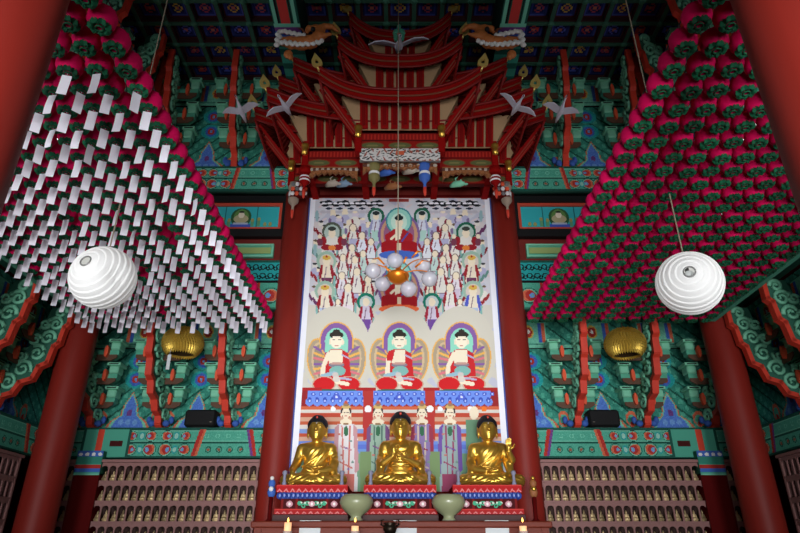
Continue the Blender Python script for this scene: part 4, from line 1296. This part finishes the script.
def hair_f(P):
    HC = np.array((0, 0, .735), np.float32); HS = 1.28
    P = (P - HC + np.array((0, 0, .035), np.float32)) / HS + HC
    x, y, z = P[..., 0], P[..., 1], P[..., 2]
    d = ellip(P, (0, .02, .935), (.13, .137, .112))
    d = np.maximum(d, (.955 - .055 * np.clip((np.abs(x) - .06) / .05, 0, 1) - .5 * np.maximum(0, y + .06)) - z)
    d = smin(d, ellip(P, (0, .02, 1.03), (.066, .07, .036)), .035)
    return (d - .003 * np.sin(x * 150) * np.sin(y * 150) * np.sin(z * 150)) * HS
hair_me = np_mesh('hair', [surfnet(hair_f, (-.19, -.19, .8), (.19, .23, 1.2), .009)], mat('blue_black_hair', (24, 24, 30), .5))
for xc, pose, lab in ((at(314, 480, 9.3)[0], 'earth', 'gilded seated Buddha statue touching its knee, beside the left pillar'), (at(400.5, 480, 9.3)[0], 'teach', 'gilded seated Buddha statue in the middle with both hands at its chest'), (at(491, 480, 9.3)[0], 'raise', 'gilded seated Buddha statue with one hand raised, beside the right pillar')):
    t = thing('buddha_statue', lab, 'statue', (xc, 9.36, ZS + .012), group='gilded Buddha statues on the altar')
    mobj('body', statue_mesh(pose), t)
    mobj('hair', hair_me, t)
    b = MB(); b.ball((0, -.135, 1.06), (.02, .016, .022), 10); b.build('hair_jewel', mat('red_jewel', (190, 60, 46), .25), t)
    b = MB(); b.ball((0, -.157, .962), .009, 8); b.build('forehead_mark', WHITE, t)
    s = .93 if pose != 'teach' else .98
    t.scale = (s, s, s)

# ---------------------------------------------------------------- vases, papers, candles on the altar
CEL = mat('celadon_glaze', (146, 152, 116), .28, noise=.08, nscale=5, spec=.5)
for px, lab in ((356, 'celadon vase between the left and middle pedestals'), (449, 'celadon vase between the middle and right pedestals')):
    x, z0 = at(px, 519.5, 8.66)
    t = thing('celadon_vase', lab, 'vase', (x, 8.66, z_top), group='celadon vases on the altar')
    b = MB()
    b.lathe([(.0, .0), (.085, .0), (.09, .02), (.07, .05), (.075, .075), (.14, .12), (.2, .18), (.222, .24), (.21, .29), (.18, .32), (.165, .335), (.155, .325), (.17, .3), (.0, .26)], n=36, caps=False)
    b.build('vase_body', CEL, t)
    b = MB(); b.lathe([(.088, .0), (.094, .0), (.094, .018), (.088, .02)], n=32, caps=False); b.build('foot_ring', mat('foot_grey', (104, 104, 96), .5), t)
for px, w, ly in ((310, .27, 'nearest the left end'), (405, .3, 'in the middle'), (497, .3, 'nearest the right end')):
    x, _ = at(px, 526, 8.5)
    b = MB(); b.box((x, 8.502, zt_ - .16), (w, .012, .3)); b.box((x, 8.56, zt_ - .004 + .01), (w, .13, .008))
    tag(b.build('paper_sheet', mat('paper', (206, 212, 214), .8)), 'white paper sheet hung over the altar front, %s' % ly, 'paper', 'paper sheets on the altar front')
for px, py, lab in ((288, 524, 'lit candle in a glass cup beside the leftmost paper sheet'), (355, 531, 'small lit candle in a pink cup below the left celadon vase'), (523, 527, 'pink candle cup beside the rightmost paper sheet')):
    # a narrow offering shelf in front of the altar carries the candles
    x, z = at(px, py, 8.2)
    t = thing('votive_candle', lab, 'candle', (x, 8.2, zt_ - .2))
    b = MB(); b.lathe([(.03, 0), (.055, .01), (.05, .04), (.06, .07)], n=16); b.build('candle_cup', mat('cup_glass', (190, 170, 160), .2), t)
    b = MB(); b.lathe([(.045, .05), (.045, .17 if 'pink' not in lab else .13)], n=16); b.build('candle_wax', mat('candle_wax', (250, 190, 140), .5, emit=.7), t)
    b = MB(); b.lathe([(0, .17), (.012, .185), (.008, .21), (0, .23)], n=8); b.build('flame', mat('flame', (255, 190, 90), .5, emit=4), t)
t = thing('offering_shelf', 'narrow wooden offering shelf in front of the altar table', 'shelf', (0, 8.2, 0))
b = MB(); b.bevbox((0, 8.22, zt_ - .225), (3.6, .4, .05), .01); b.build('shelf_board', WOOD, t, loc=(0, -8.2, 0))
for x in (-1.7, 1.7):
    b = MB(); b.box((x, 8.22, (zt_ - .25) / 2), (.08, .3, zt_ - .25)); b.build('leg', WOOD, t, loc=(0, -8.2, 0))
x, z = at(390, 528, 8.25)
t = thing('incense_burner', 'small dark three-legged incense burner in front of the middle pedestal', 'incense burner', (x, 8.25, zt_ - .2))
DBR = mat('dark_bronze', (44, 36, 28), .4, .7)
b = MB(); b.lathe([(.0, .04), (.06, .05), (.085, .09), (.075, .13), (.06, .145), (.085, .165), (.08, .17), (.05, .15), (0, .14)], n=20); b.build('bowl', DBR, t)
for k in range(3):
    a = k * 2.094 + .5
    b = MB(); b.tube([(.05 * math.cos(a), .05 * math.sin(a), .06), (.065 * math.cos(a), .065 * math.sin(a), .03), (.06 * math.cos(a), .06 * math.sin(a), 0)], [.02, .016, .014], 8); b.build('leg', DBR, t)
for q in (-1, 1):
    b = MB(); b.tube([(q * .075, 0, .13), (q * .11, 0, .15), (q * .11, 0, .2), (q * .08, 0, .2)], .012, 8); b.build('handle', DBR, t)
# ---------------------------------------------------------------- cabinets of a thousand small statues
CAB = mat('cabinet_mauve', (150, 108, 104), .6, noise=.08, nscale=8)
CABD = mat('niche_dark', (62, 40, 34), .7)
PIT = .1415; ROW = .32
def statuette_f(P):
    x, y, z = P[..., 0], P[..., 1], P[..., 2]
    Q = np.stack([np.abs(x), y, z], -1)
    d = ellip(P, (0, 0, .035), (.046, .036, .028))
    d = smin(d, capsule(Q, (.012, .0, .03), (.038, -.012, .03), .02, .016), .01)
    d = smin(d, ellip(P, (0, .004, .075), (.026, .02, .042)), .012)
    d = smin(d, capsule(Q, (.024, .004, .095), (.034, -.004, .06), .012, .01), .008)
    d = smin(d, ellip(P, (0, 0, .13), (.017, .018, .023)), .008)
    d = smin(d, ellip(P, (0, .002, .153), (.009, .009, .01)), .006)
    return np.minimum(d, ellip(P, (0, 0, .008), (.048, .04, .012)))
st_me = np_mesh('gilt_statuette', [surfnet(statuette_f, (-.06, -.055, -.01), (.06, .05, .175), .0055)], mat('statuette_gilt', (196, 172, 128), .4, .5, rand=.4))
def cabinet(xc, y_front, n, rows, z_top_, rz, label, statues, depth=.28, flip=1):
    """local x runs along the front, -y faces the hall"""
    t = thing('statue_cabinet', label, 'cabinet', (xc, y_front, 0), (0, 0, rz), 'cabinets of small gilt statues')
    L = n * PIT + .03
    H = z_top_
    zb = H - rows * ROW - .05
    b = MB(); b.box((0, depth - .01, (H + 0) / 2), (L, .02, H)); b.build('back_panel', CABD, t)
    b = MB(); b.box((0, depth / 2 - .02, H - .02), (L + .05, depth + .05, .045)); b.build('cornice', CAB, t)
    for q in (-1, 1):
        b = MB(); b.box((q * (L / 2), depth / 2 - .005, H / 2), (.035, depth, H)); b.build('side_panel', CAB, t)
    b = MB(); b.box((0, .03, zb / 2), (L, .03, zb)); b.build('lower_panel', CAB, t)
    for r in range(rows):
        z1 = H - .045 - r * ROW; z0 = z1 - ROW
        b = MB(); b.box((0, depth / 2 - .008, z0 + .014), (L, depth, .028)); b.build('shelf', CAB, t)
        b = MB()                                                  # arcade: a board pierced by pointed niches
        for k in range(n + 1):
            x = (k - n / 2) * PIT
            b.box((x, .012, (z0 + z1) / 2 + .012), (.026, .024, ROW - .03))
        za = z1 - .055
        for k in range(n):
            x = (k + .5 - n / 2) * PIT
            w = PIT / 2 - .013
            arc = [(x - w, z1), (x - w, za - .05)] + [(x - w * math.cos(a) * .96, za - .05 + .055 * math.sin(a) ** .7) for a in np.linspace(.15, PI - .15, 9)] + [(x + w, za - .05), (x + w, z1)]
            # split the concave outline into quads so that it fills cleanly
            V = []; F = []
            m_ = len(arc)
            for px_, pz_ in arc[1:-1]:
                for yy in (0, .02): V += [(px_, yy, pz_), (px_, yy, z1)]
            for i in range(m_ - 3):
                a0 = i * 4; a1 = a0 + 4
                F += [(a0, a1, a1 + 1, a0 + 1), (a0 + 2, a0, a1, a1 + 2)] if False else [(a0, a1, a1 + 1, a0 + 1), (a0, a0 + 2, a1 + 2, a1)]
            b.add(V, F, 0)
        b.build('niche_arcade', CAB, t)
    if statues:
        c_, s_ = math.cos(rz), math.sin(rz)
        for r in range(rows):
            z0 = H - .045 - (r + 1) * ROW + .028
            for k in range(n):
                x = (k + .5 - n / 2) * PIT
                if not statues(k): continue
                lx, ly = x, .075
                o = mobj('gilt_statuette', st_me, None, (xc + lx * c_ - ly * s_, y_front + lx * s_ + ly * c_, z0 + .001), (0, 0, rz + random.uniform(-.25, .25)), (1.0, 1.0, 1.08 * random.uniform(.94, 1.06)))
                tag(o, statues.label, 'statuette', statues.group)
class Sel:
    def __init__(s, label, group, test=lambda k: True): s.label, s.group, s.test = label, group, test
    def __call__(s, k): return s.test(k)
ZCAB = E + 1.555
for s in (-1, 1):
    d = 'left' if s < 0 else 'right'
    cabinet(s * (2.3 + 10 * PIT), 10.92, 20, 4, ZCAB, 0, 'wide mauve cabinet of arched niches with gilt statuettes, back wall %s of the altar' % d,
            Sel('small gilt statuette seated in a niche of the wide cabinet %s of the altar' % d, 'gilt statuettes in the wide %s cabinet' % d))
    cabinet(s * (5.57 + 2.5 * PIT), 10.92, 5, 4, ZCAB, 0, 'narrow mauve niche cabinet in the %s corner behind the red column' % d,
            Sel('small gilt statuette in the narrow corner cabinet behind the %s column' % d, 'gilt statuettes in the narrow %s cabinet' % d, lambda k: (k < 4 if s > 0 else k > 0)))
    cabinet(s * 6.24, 8.7, 24, 4, ZCAB, -s * PI / 2, 'long mauve niche cabinet standing along the %s side wall' % d, None)

# ---------------------------------------------------------------- speakers
for px, q in ((198.5, -1), (606, 1)):
    x, z = at(px, 427.5, 10.95)
    d = 'left' if q < 0 else 'right'
    t = thing('loudspeaker', 'black loudspeaker on the green plate beam %s of the altar' % d, 'speaker', (x, 11.1, E + 2.12), group='black loudspeakers')
    b = MB(); b.bevbox((0, 0, .165), (.56, .28, .3), .035); b.build('cabinet_body', BLACK, t)
    b = MB(); b.bevbox((0, -.142, .165), (.5, .02, .25), .008); b.build('grille', mat('speaker_grille', (22, 22, 24), .8, bump=.3, nscale=120), t)
    b = MB(); b.box((.2 * -q, -.154, .09), (.035, .004, .012)); b.build('badge', mat('badge_grey', (120, 110, 100), .4), t)
    b = MB(); b.box((0, .02, .008), (.3, .18, .016)); b.build('mounting_foot', BLACK, t)

# ---------------------------------------------------------------- gilded lotus lamps below the lantern canopies
def petal_scale(b, p, n, up, L, Wd):
    p, n, up = Vector(p), Vector(n).normalized(), Vector(up)
    up = (up - n * up.dot(n)).normalized(); s = up.cross(n)
    V = [p - s * Wd, p + s * Wd, p + up * L * .5 + s * Wd * .9 + n * .012, p + up * L + n * .034, p + up * L * .5 - s * Wd * .9 + n * .012, p + up * L * .45 + n * .03]
    b.add(V, [(0, 1, 5), (1, 2, 5), (2, 3, 5), (3, 4, 5), (4, 0, 5)])
def lotus_lamp(x, y, z, label, r=.335):
    t = thing('lotus_lamp', label, 'hanging lamp', (x, y, z), group='gilded lotus lamps')
    prof = [(r * math.cos(a), r * .8 * math.sin(a)) for a in np.linspace(-.75, PI / 2, 16)]
    b = MB(); b.lathe([(p[0] * .93, p[1] * .93) for p in prof[:-1]] + [(.01, prof[-1][1] * .93)] , n=32, caps=False)
    b.build('lotus_core', GOLD_OLD, t)
    b = MB(); b.lathe([(p[0] * .88, p[1] * .9) for p in prof[:-1]], n=32, caps=False); b.build('lotus_hollow', mat('hollow_brown', (70, 50, 26), .8), t)
    b = MB()
    rows = 15
    for i in range(rows):
        a = -.66 + i * (PI / 2 + .56) / rows
        n = max(6, int(44 * math.cos(a)))
        for k in range(n):
            an = (k + .5 * (i % 2)) * 2 * PI / n
            nn = (math.cos(a) * math.cos(an), math.cos(a) * math.sin(an), math.sin(a) * 1.2)
            p = (r * .92 * math.cos(a) * math.cos(an), r * .92 * math.cos(a) * math.sin(an), r * .76 * math.sin(a))
            petal_scale(b, p, nn, (0, 0, -1), .07, r * math.cos(a) * PI / n * .95 + .002)
    b.build('petals', GOLD_OLD, t)
    b = MB(); b.lathe([(0, -.12), (.05, -.11), (.07, -.05), (.05, .02), (.03, .1)], n=16); b.build('lamp_socket', mat('socket_brown', (84, 60, 36), .5), t)
    b = MB(); b.tube([(0, 0, r * .68), (0, 0, E + 4.36 - z)], .008, 6); b.build('cord', mat('lamp_cord', (60, 52, 44), .7), t)
    return t
xl, zl = at(183, 343, 9.86); xr, zr = at(625, 344, 9.86)
lotus_lamp(xl, 9.86, zl, 'gilded lotus lamp under the edge of the white-tagged lanterns')
lotus_lamp(xr, 9.86, zr, 'gilded lotus lamp under the edge of the untagged magenta lanterns')
b = MB(); b.box((xl - .1, 9.63, zl - .4), (.055, .006, .25)); b.tube([(xl - .1, 9.63, zl - .28), (xl - .1, 9.64, zl - .15)], .003, 4)
tag(b.build('paper_tag', mat('paper', (206, 212, 214), .8)), 'single white paper tag hanging from the gilded lotus lamp', 'tag')

# ---------------------------------------------------------------- white paper globe lanterns
PAPER = mat('globe_paper', (236, 236, 234), .85, emit=.2)
def globe(px, py, Y, R, opening, dent, label):
    x, z = at(px, py, Y)
    t = thing('paper_globe_lantern', label, 'paper lantern', (x, Y, z), group='white paper globe lanterns')
    A = Vector(opening).normalized()
    D = Vector(dent).normalized() if dent else None
    rot = Vector((0, 0, 1)).rotation_difference(A)
    V = []; F = []
    n, m = 72, 150
    a0 = .17
    for i in range(m + 1):
        ph = a0 + (PI - .16 - a0) * i / m
        ribs = (ph / PI * 15) % 1
        saw = .035 * (1 - ribs) ** 1.0 * (1 if ribs > .04 else .3)
        for k in range(n):
            an = 2 * PI * k / n
            d = rot @ Vector((math.sin(ph) * math.cos(an), math.sin(ph) * math.sin(an), math.cos(ph)))
            r = 1 - .035 + saw
            r *= 1 - .05 * max(0, math.cos(ph)) ** 2 * 1.0
            if D is not None:
                g = d.angle(D)
                rr = (g / .1) % 1
                w = math.exp(-(g / .42) ** 2)
                r -= w * (.16 - .03 * rr)
            V.append(d * R * r)
    for i in range(m):
        for k in range(n):
            k2 = (k + 1) % n
            F.append((i * n + k, i * n + k2, (i + 1) * n + k2, (i + 1) * n + k))
    b = MB(); b.add(V, F, 0, True); b.build('paper_shade', PAPER, t)
    b = MB()                                                      # wire ring and lamp inside the opening
    ro = R * math.sin(a0) * .97
    b.tube([rot @ Vector((ro * math.cos(a), ro * math.sin(a), R * .93 * math.cos(a0))) for a in np.linspace(0, 2 * PI, 25)], .008, 6)
    b.build('opening_ring', mat('ring_wire', (150, 150, 148), .4, .5), t)
    b = MB(); b.ball(A * R * .62, .05, 12); b.build('lamp_bulb', mat('bulb_glass', (200, 204, 204), .3), t)
    b = MB(); b.tube([A * R * .55, A * R * .2, (0, 0, R * .9)], .02, 8); b.build('lamp_holder', mat('holder_grey', (70, 70, 70), .5), t)
    b = MB(); b.tube([(0, 0, R * .93), (0, 0, ZC - z)], .007, 6); b.build('cord', mat('pale_cord', (150, 140, 120), .7), t)
# directions are in world axes (x right, y away from the photographer, z up)
globe(103, 277.5, 5.56, .32, (-.15, -.81, .13), (.93, -.69, -.25), 'white ribbed paper globe lantern below the white-tagged lanterns')
globe(689.5, 283, 5.56, .32, (-.40, -.93, -.01), None, 'white ribbed paper globe lantern below the untagged magenta lanterns')

# ---------------------------------------------------------------- chandelier on its long cord
xg, zg = at(398, 277, 7.6)
t = thing('globe_chandelier', 'hanging chandelier of six milky globes around a gilded lotus bowl', 'chandelier', (xg, 7.6, zg))
AMBER = mat('amber_gilding', (232, 132, 36), .3, .6)
b = MB(); b.lathe([(0, -.1), (.06, -.095), (.12, -.05), (.155, .01), (.15, .04), (.12, .06), (.05, .07), (.03, .12), (.05, .16), (.02, .2), (0, .2)], n=24); b.build('lotus_bowl', AMBER, t)
spots = [(-.34, -.1, .0, -.035), (-.23, .22, -.0, -.2), (-.06, -.3, 0, .13), (.13, -.32, 0, -.2), (.35, .04, 0, .06), (.4, -.1, 0, -.07)]
pix = [(373, 271), (382.5, 284), (395, 260.5), (408.5, 289), (423, 266), (429.5, 279)]
for (dx, dy, _, _), (px, py) in zip(spots, pix):
    gx, gz = at(px, py, 7.6 + dy)
    gx -= xg; gz -= zg
    b = MB()
    mid = Vector((gx * .55, dy * .55, max(gz, 0) + .12))
    pts = [Vector((0, 0, .02)).lerp(mid, u) * (1 - u) + mid.lerp(Vector((gx, dy, gz + .1)), u) * u for u in np.linspace(0, 1, 9)]
    b.tube(pts, .009, 8)
    b.tube([mid, mid + Vector((gx * .25, 0, .1)), mid + Vector((gx * .45, 0, .09))], [.012, .016, .004], 6)
    b.build('arm', AMBER, t)
    b = MB(); b.lathe([(0, -.105), (.05, -.095), (.095, -.05), (.112, .0), (.1, .05), (.06, .09), (.03, .1)], (gx, dy, gz), 24); b.build('glass_globe', mat('milk_glass', (206, 206, 216), .12, spec=.6, alpha=.6), t)
b = MB(); b.tube([(0, 0, .2), (0, 0, ZC - zg)], .009, 6); b.build('cord', mat('pale_cord', (150, 140, 120), .7), t)

# ---------------------------------------------------------------- cranes and dragons
CRN = mat('crane_white', (186, 186, 198), .7)
def crane(px, py, Y, wing, fly, size, label):
    """wing: direction of the spread wings, fly: direction of flight"""
    x, z = at(px, py, Y)
    w = Vector(wing).normalized(); f = Vector(fly); f = (f - w * f.dot(w)).normalized()
    t = thing('wooden_crane', label, 'crane figure', (x, Y, z), (0, 0, 0), 'carved flying cranes')
    t.rotation_euler = Matrix((f, w, f.cross(w))).transposed().to_euler()
    k = size
    b = MB()
    b.tube([(-.5 * k, 0, .0), (-.3 * k, 0, .0), (-.12 * k, 0, .0), (.08 * k, 0, .01), (.2 * k, 0, .03), (.34 * k, 0, .06), (.46 * k, 0, .07), (.52 * k, 0, .07)],
           [.03 * k, .06 * k, .085 * k, .08 * k, .045 * k, .026 * k, .034 * k, .02 * k], 12)
    b.build('body', CRN, t)
    for q in (-1, 1):
        b = MB()
        out = [(.1, .05), (.13, .25), (.18, .5), (.12, .8), (.0, 1.0), (-.04, .8), (-.1, .55), (-.15, .3), (-.16, .05)]
        V = []; F = []
        for w_ in (-.012, .012):
            for a, c_ in out: V.append((a * k, q * c_ * .62 * k, (.1 * math.sin(c_ * 2.2) + w_) * k))
        n = len(out)
        # strip between the leading and trailing edge
        lead, trail = [0, 1, 2, 3, 4], [8, 7, 6, 5, 4]
        for off, fl in ((0, False), (n, True)):
            for i in range(4):
                f_ = [lead[i] + off, lead[i + 1] + off, trail[i + 1] + off, trail[i] + off]
                f_ = list(dict.fromkeys(f_)); F.append(tuple(f_[::-1] if fl else f_))
        for i in range(n): F.append((i, (i + 1) % n, (i + 1) % n + n, i + n))
        b.add(V, F); b.build('wing', CRN, t)
    b = MB(); b.tube([(.52 * k, 0, .07 * k), (.66 * k, 0, .05 * k)], [.014 * k, .004 * k], 6); b.build('beak', BLACK, t)
    b = MB(); b.ball((.46 * k, 0, .1 * k), (.03 * k, .02 * k, .014 * k), 8); b.build('red_crest', RED_BR, t)
    for q in (-.02, .02):
        b = MB(); b.tube([(-.45 * k, q, -.01), (-.68 * k, q * 1.5, -.03)], .01 * k, 6); b.build('leg', BLACK, t)
    b = MB(); b.tube([(0, 0, .06 * k), (0, 0, .06 * k + .02), ], .004, 4); b.build('hanger', BLACK, t)
    return t
for s in (-1, 1):
    d = 'left' if s < 0 else 'right'
    crane(401 + s * 115.5, 107, 7.85, (1, s * .25, -s * .62), (-s * .55, -.8, .25), .56, 'white carved crane flying beside the %s lower eave of the canopy' % d)
    crane(401 + s * 160, 110.5, 8.2, (1, s * .1, -s * .22), (s * .3, -.8, .1), .52, 'white carved crane in front of a red bracket edge, %s of the canopy' % d)
crane(399, 46, 7.95, (1, 0, .12), (-.5, -.7, -.5), .86, 'grey carved crane carrying a small figure at the top of the canopy')
x, z = at(399, 33, 8.0)
t = thing('carved_rider', 'small carved figure in green and pink robe riding the top crane', 'figure', (x, 8.0, z - .16))
def rider(P):
    d = capsule(P, (0, 0, .0), (0, 0, .2), .075, .05)
    d = smin(d, capsule(P, (-.055, 0, .2), (.055, 0, .2), .04), .03)
    for q in (-1, 1): d = smin(d, chain(P, [(q * .07, 0, .2), (q * .09, -.03, .12), (q * .03, -.07, .12)], [.03, .026, .02]), .015)
    for q in (-1, 1): d = smin(d, chain(P, [(q * .04, 0, .02), (q * .06, -.1, -.01), (q * .06, -.12, -.12)], [.05, .042, .03]), .02)
    d = smin(d, capsule(P, (0, 0, .22), (0, 0, .27), .022), .01)
    return smin(d, ellip(P, (0, -.005, .31), (.036, .04, .048)), .008)
mobj('body', np_mesh('body', [surfnet(rider, (-.16, -.2, -.2), (.16, .12, .4), .01)], mat('rider_green', (70, 150, 122), .6)), t)
b = MB(); b.lathe([(.062, -.03), (.085, -.02), (.08, .06), (.066, .1)], n=16); b.build('skirt', mat('rider_pink', (196, 96, 84), .6), t)
b = MB(); b.ball((0, .01, .345), (.04, .042, .03), 10); b.ball((0, .01, .385), .018, 8); b.build('hair', BLACK, t)

def dragon(s, label):
    Y = 7.9
    x0, z0 = at(400 + s * 117, 44, Y)
    t = thing('dragon_carving', label, 'dragon carving', (x0, Y, z0), group='orange dragon carvings')
    OCH = mat('dragon_orange', (176, 104, 54), .55, noise=.2, nscale=14)
    q = -s                                                       # the head points to the hall's middle
    path = [(0, 0, .06), (q * .14, -.05, -.02), (q * .34, -.08, -.07), (q * .52, -.1, -.05), (q * .64, -.12, .05), (q * .66, -.12, .17), (q * .57, -.12, .25), (q * .45, -.12, .24), (q * .42, -.12, .15)]
    def f(P):
        d = chain(P, path, [.08, .1, .11, .11, .095, .07, .055, .045, .03], .04)
        d = smin(d, chain(P, [(q * .58, -.12, .2), (q * .74, -.14, .27), (q * .86, -.15, .25), (q * .95, -.15, .16)], [.07, .055, .045, .03]), .03)
        d = smin(d, chain(P, [(q * .6, -.14, .0), (q * .76, -.16, .04), (q * .86, -.16, .07)], [.06, .045, .02]), .02)
        return d - .006 * np.sin(P[..., 0] * 60) * np.sin(P[..., 2] * 55)
    lo = [min(0, q * 1.05) - .16, -.35, -.32]; hi = [max(0, q * 1.05) + .16, .2, .42]
    mobj('body', np_mesh('body', [surfnet(f, lo, hi, .014)], OCH), t)
    b = MB()
    for i in range(16): b.ball((q * (.02 + i * .045), -.15, -.12 - .05 * math.sin(i * .22) + .03 * (i % 2)), (.045, .035, .05), 8)
    for i in range(10): b.ball((q * (.0 + i * .042), -.13, .16 - .012 * i + .02 * (i % 2)), (.04, .035, .045), 8)
    for i in range(6): b.ball((q * (-.08 + .03 * (i % 2)), -.1, -.12 + i * .06), (.055, .04, .05), 8)
    b.build('cloud_mane', mat('mane_white', (212, 212, 208), .7), t)
    b = MB(); b.ball((q * .54, -.2, .14), .045, 10); b.build('eye', BLACK, t)
    b = MB(); b.tube([(q * .4, -.12, .1), (q * .34, -.1, .24), (q * .24, -.08, .3)], [.03, .02, .006], 8); b.build('horn', mat('horn_brown', (110, 60, 40), .5), t)
    b = MB(); b.ball((q * .12, -.04, -.28), (.08, .06, .09), 10); b.ball((q * .17, -.06, -.36), (.05, .05, .06), 8); b.build('claw', OCH, t)
dragon(-1, 'orange dragon carving with a white cloud mane under the left ceiling beam')
dragon(1, 'orange dragon carving with a white cloud mane under the right ceiling beam')

# ---------------------------------------------------------------- lantern canopies
HL = 3.6; ZL = E + HL; SP = .235
MAG = mat('lotus_magenta', (200, 10, 80), .8, rand=.22, spec=.1)
LEAF = mat('lotus_leaf_green', (14, 86, 56), .75, rand=.45)
TAGW = mat('prayer_tag_paper', (226, 222, 232), .8, rand=.1)
b = MB()
R = .1
def petal_r(r, z, an): return r * (1 + .07 * abs(math.cos(an * 6)) - .03)
b.lathe([(.02, -.07), (.056, -.068), (.085, -.045), (.102, -.005), (.104, .04), (.09, .085), (.055, .115), (.012, .124)], n=24, fn=petal_r)
blossom_me = b.mesh('blossom', [MAG])
b = MB()
for k in range(8):
    a = k * PI / 4
    ca, sa = math.cos(a), math.sin(a)
    def L(r, w, z): return (r * ca - w * sa, r * sa + w * ca, z)
    ring = [(.024, -.011, -.076), (.024, .011, -.076), (.045, .026, -.096), (.07, .033, -.098), (.088, .024, -.082), (.094, 0, -.068), (.088, -.024, -.082), (.07, -.033, -.098), (.045, -.026, -.096)]
    ring = [(p[0] * .92, p[1], p[2] + .012) for p in ring]
    V = [L(*p) for p in ring] + [L(.056, 0, -.077)]
    F = [(i, (i + 1) % 9, 9) for i in range(9)]
    b.add(V, F, 0)
    b.add([(v[0] * .98, v[1] * .98, v[2] + .014) for v in V], [f[::-1] for f in F], 0)
b.lathe([(.03, -.068), (.032, -.082), (.024, -.084), (.022, -.07)], n=12, caps=False, m=0)
leaf_me = b.mesh('leaf_base', [LEAF])
b = MB(); b.tube([(0, 0, .12), (0, 0, .2)], .004, 5); hang_me = b.mesh('hanging_wire', [mat('thin_wire', (60, 60, 60), .5)])
def tag_mesh(w):
    b = MB()
    V = []; F = []
    for i in range(5):
        z = -.085 - i * .05; y = .006 * math.sin(i * .9 + w)
        for x in (-.037, .037):
            for dy in (-.001, .001): V.append((x, y + dy, z))
    for i in range(4):
        a, c_ = i * 4, i * 4 + 4
        F += [(a, a + 2, c_ + 2, c_), (a + 1, c_ + 1, c_ + 3, a + 3), (a, c_, c_ + 1, a + 1), (a + 2, a + 3, c_ + 3, c_ + 2)]
    F += [(0, 1, 3, 2), (16, 18, 19, 17)]
    b.add(V, F); b.tube([(0, 0, -.05), (0, 0, -.078)], .003, 4)
    return b.mesh('prayer_tag', [TAGW])
tag_mes = [tag_mesh(w) for w in (0, 1.2, 2.4)]
def lantern(tagged):
    nm = 'tagged_lotus_lantern' if tagged else 'lotus_lantern'
    t = thing(nm, 'x', 'lotus lantern')
    mobj('blossom', blossom_me, t); mobj('leaf_base', leaf_me, t); mobj('hanging_wire', hang_me, t)
    if tagged: mobj('prayer_tag', tag_mes[0], t)
    return t
COLS, ROWS = 13, 29
for s in (-1, 1):
    d = 'left' if s < 0 else 'right'
    xin = 2.2
    protos = {True: None, False: None}
    cells = []
    for r in range(ROWS):
        y = 9.38 - r * SP
        for k in range(COLS):
            x = s * (xin + k * SP)
            zcam = zc(y, ZL)
            px = 400 + FPX * x / zcam
            py = 266.5 - FPX * math.tan(math.atan2(HL, y) - TH)
            if -150 < px < 950 and py > -70: cells.append((r, k, x, y))
    for r, k, x, y in cells:
        tg = s < 0 and not (y < 3.3 or (y < 3.95 and random.random() < .5)) and random.random() > .03
        if protos[tg] is None: o = protos[tg] = lantern(tg)
        else: o = copy_tree(protos[tg])
        o.location = (x + random.uniform(-.006, .006), y + random.uniform(-.006, .006), ZL + random.uniform(-.012, .012))
        o.rotation_euler = (0, 0, random.uniform(0, 6.28))
        if tg:
            o['label'] = 'magenta lotus lantern with a white paper prayer tag, in the left lantern canopy'; o['group'] = 'lanterns with prayer tags'
            for c_ in o.children:
                if c_.name.startswith('prayer_tag'):
                    c_.data = random.choice(tag_mes)
                    c_.rotation_euler = (0, 0, -o.rotation_euler.z + .3 + random.gauss(0, .4))
        elif s < 0:
            o['label'] = 'magenta lotus lantern without a tag at the near end of the left canopy'; o['group'] = 'untagged lanterns of the left canopy'
        else:
            o['label'] = 'untagged magenta lotus lantern with green leaf base, in the right lantern canopy'; o['group'] = 'lanterns of the right canopy'
    # the wires and boards the lanterns hang from
    t = thing('lantern_rack', 'wire rack with green side boards carrying the %s lotus lanterns' % d, 'rack', (s * 3.6, 6.0, ZL + .2), group='racks of the lotus lanterns')
    y0, y1 = 9.38 - (ROWS + 4) * SP, 9.52
    for k in range(COLS):
        b = MB(); b.tube([(s * (xin + k * SP), y0, ZL + .2), (s * (xin + k * SP), y1, ZL + .2)], .006, 5)
        b.build('wire', mat('thin_wire', (60, 60, 60), .5), t, loc=(-s * 3.6, -6.0, -ZL - .2))
    for nm, xx, w_, h_ in (('side_board', xin + COLS * SP - .06, .08, .16),):
        b = MB(); b.box((s * xx, (y0 + y1) / 2, ZL + (.05 if w_ > .05 else .19)), (w_, y1 - y0, h_)); b.build(nm, GREEN, t, loc=(-s * 3.6, -6.0, -ZL - .2))
    b = MB(); b.box((s * (xin + 6 * SP), y1, ZL + .2), (COLS * SP, .03, .03)); b.build('end_batten', GREEN_DK, t, loc=(-s * 3.6, -6.0, -ZL - .2))
bpy.context.view_layer.update()
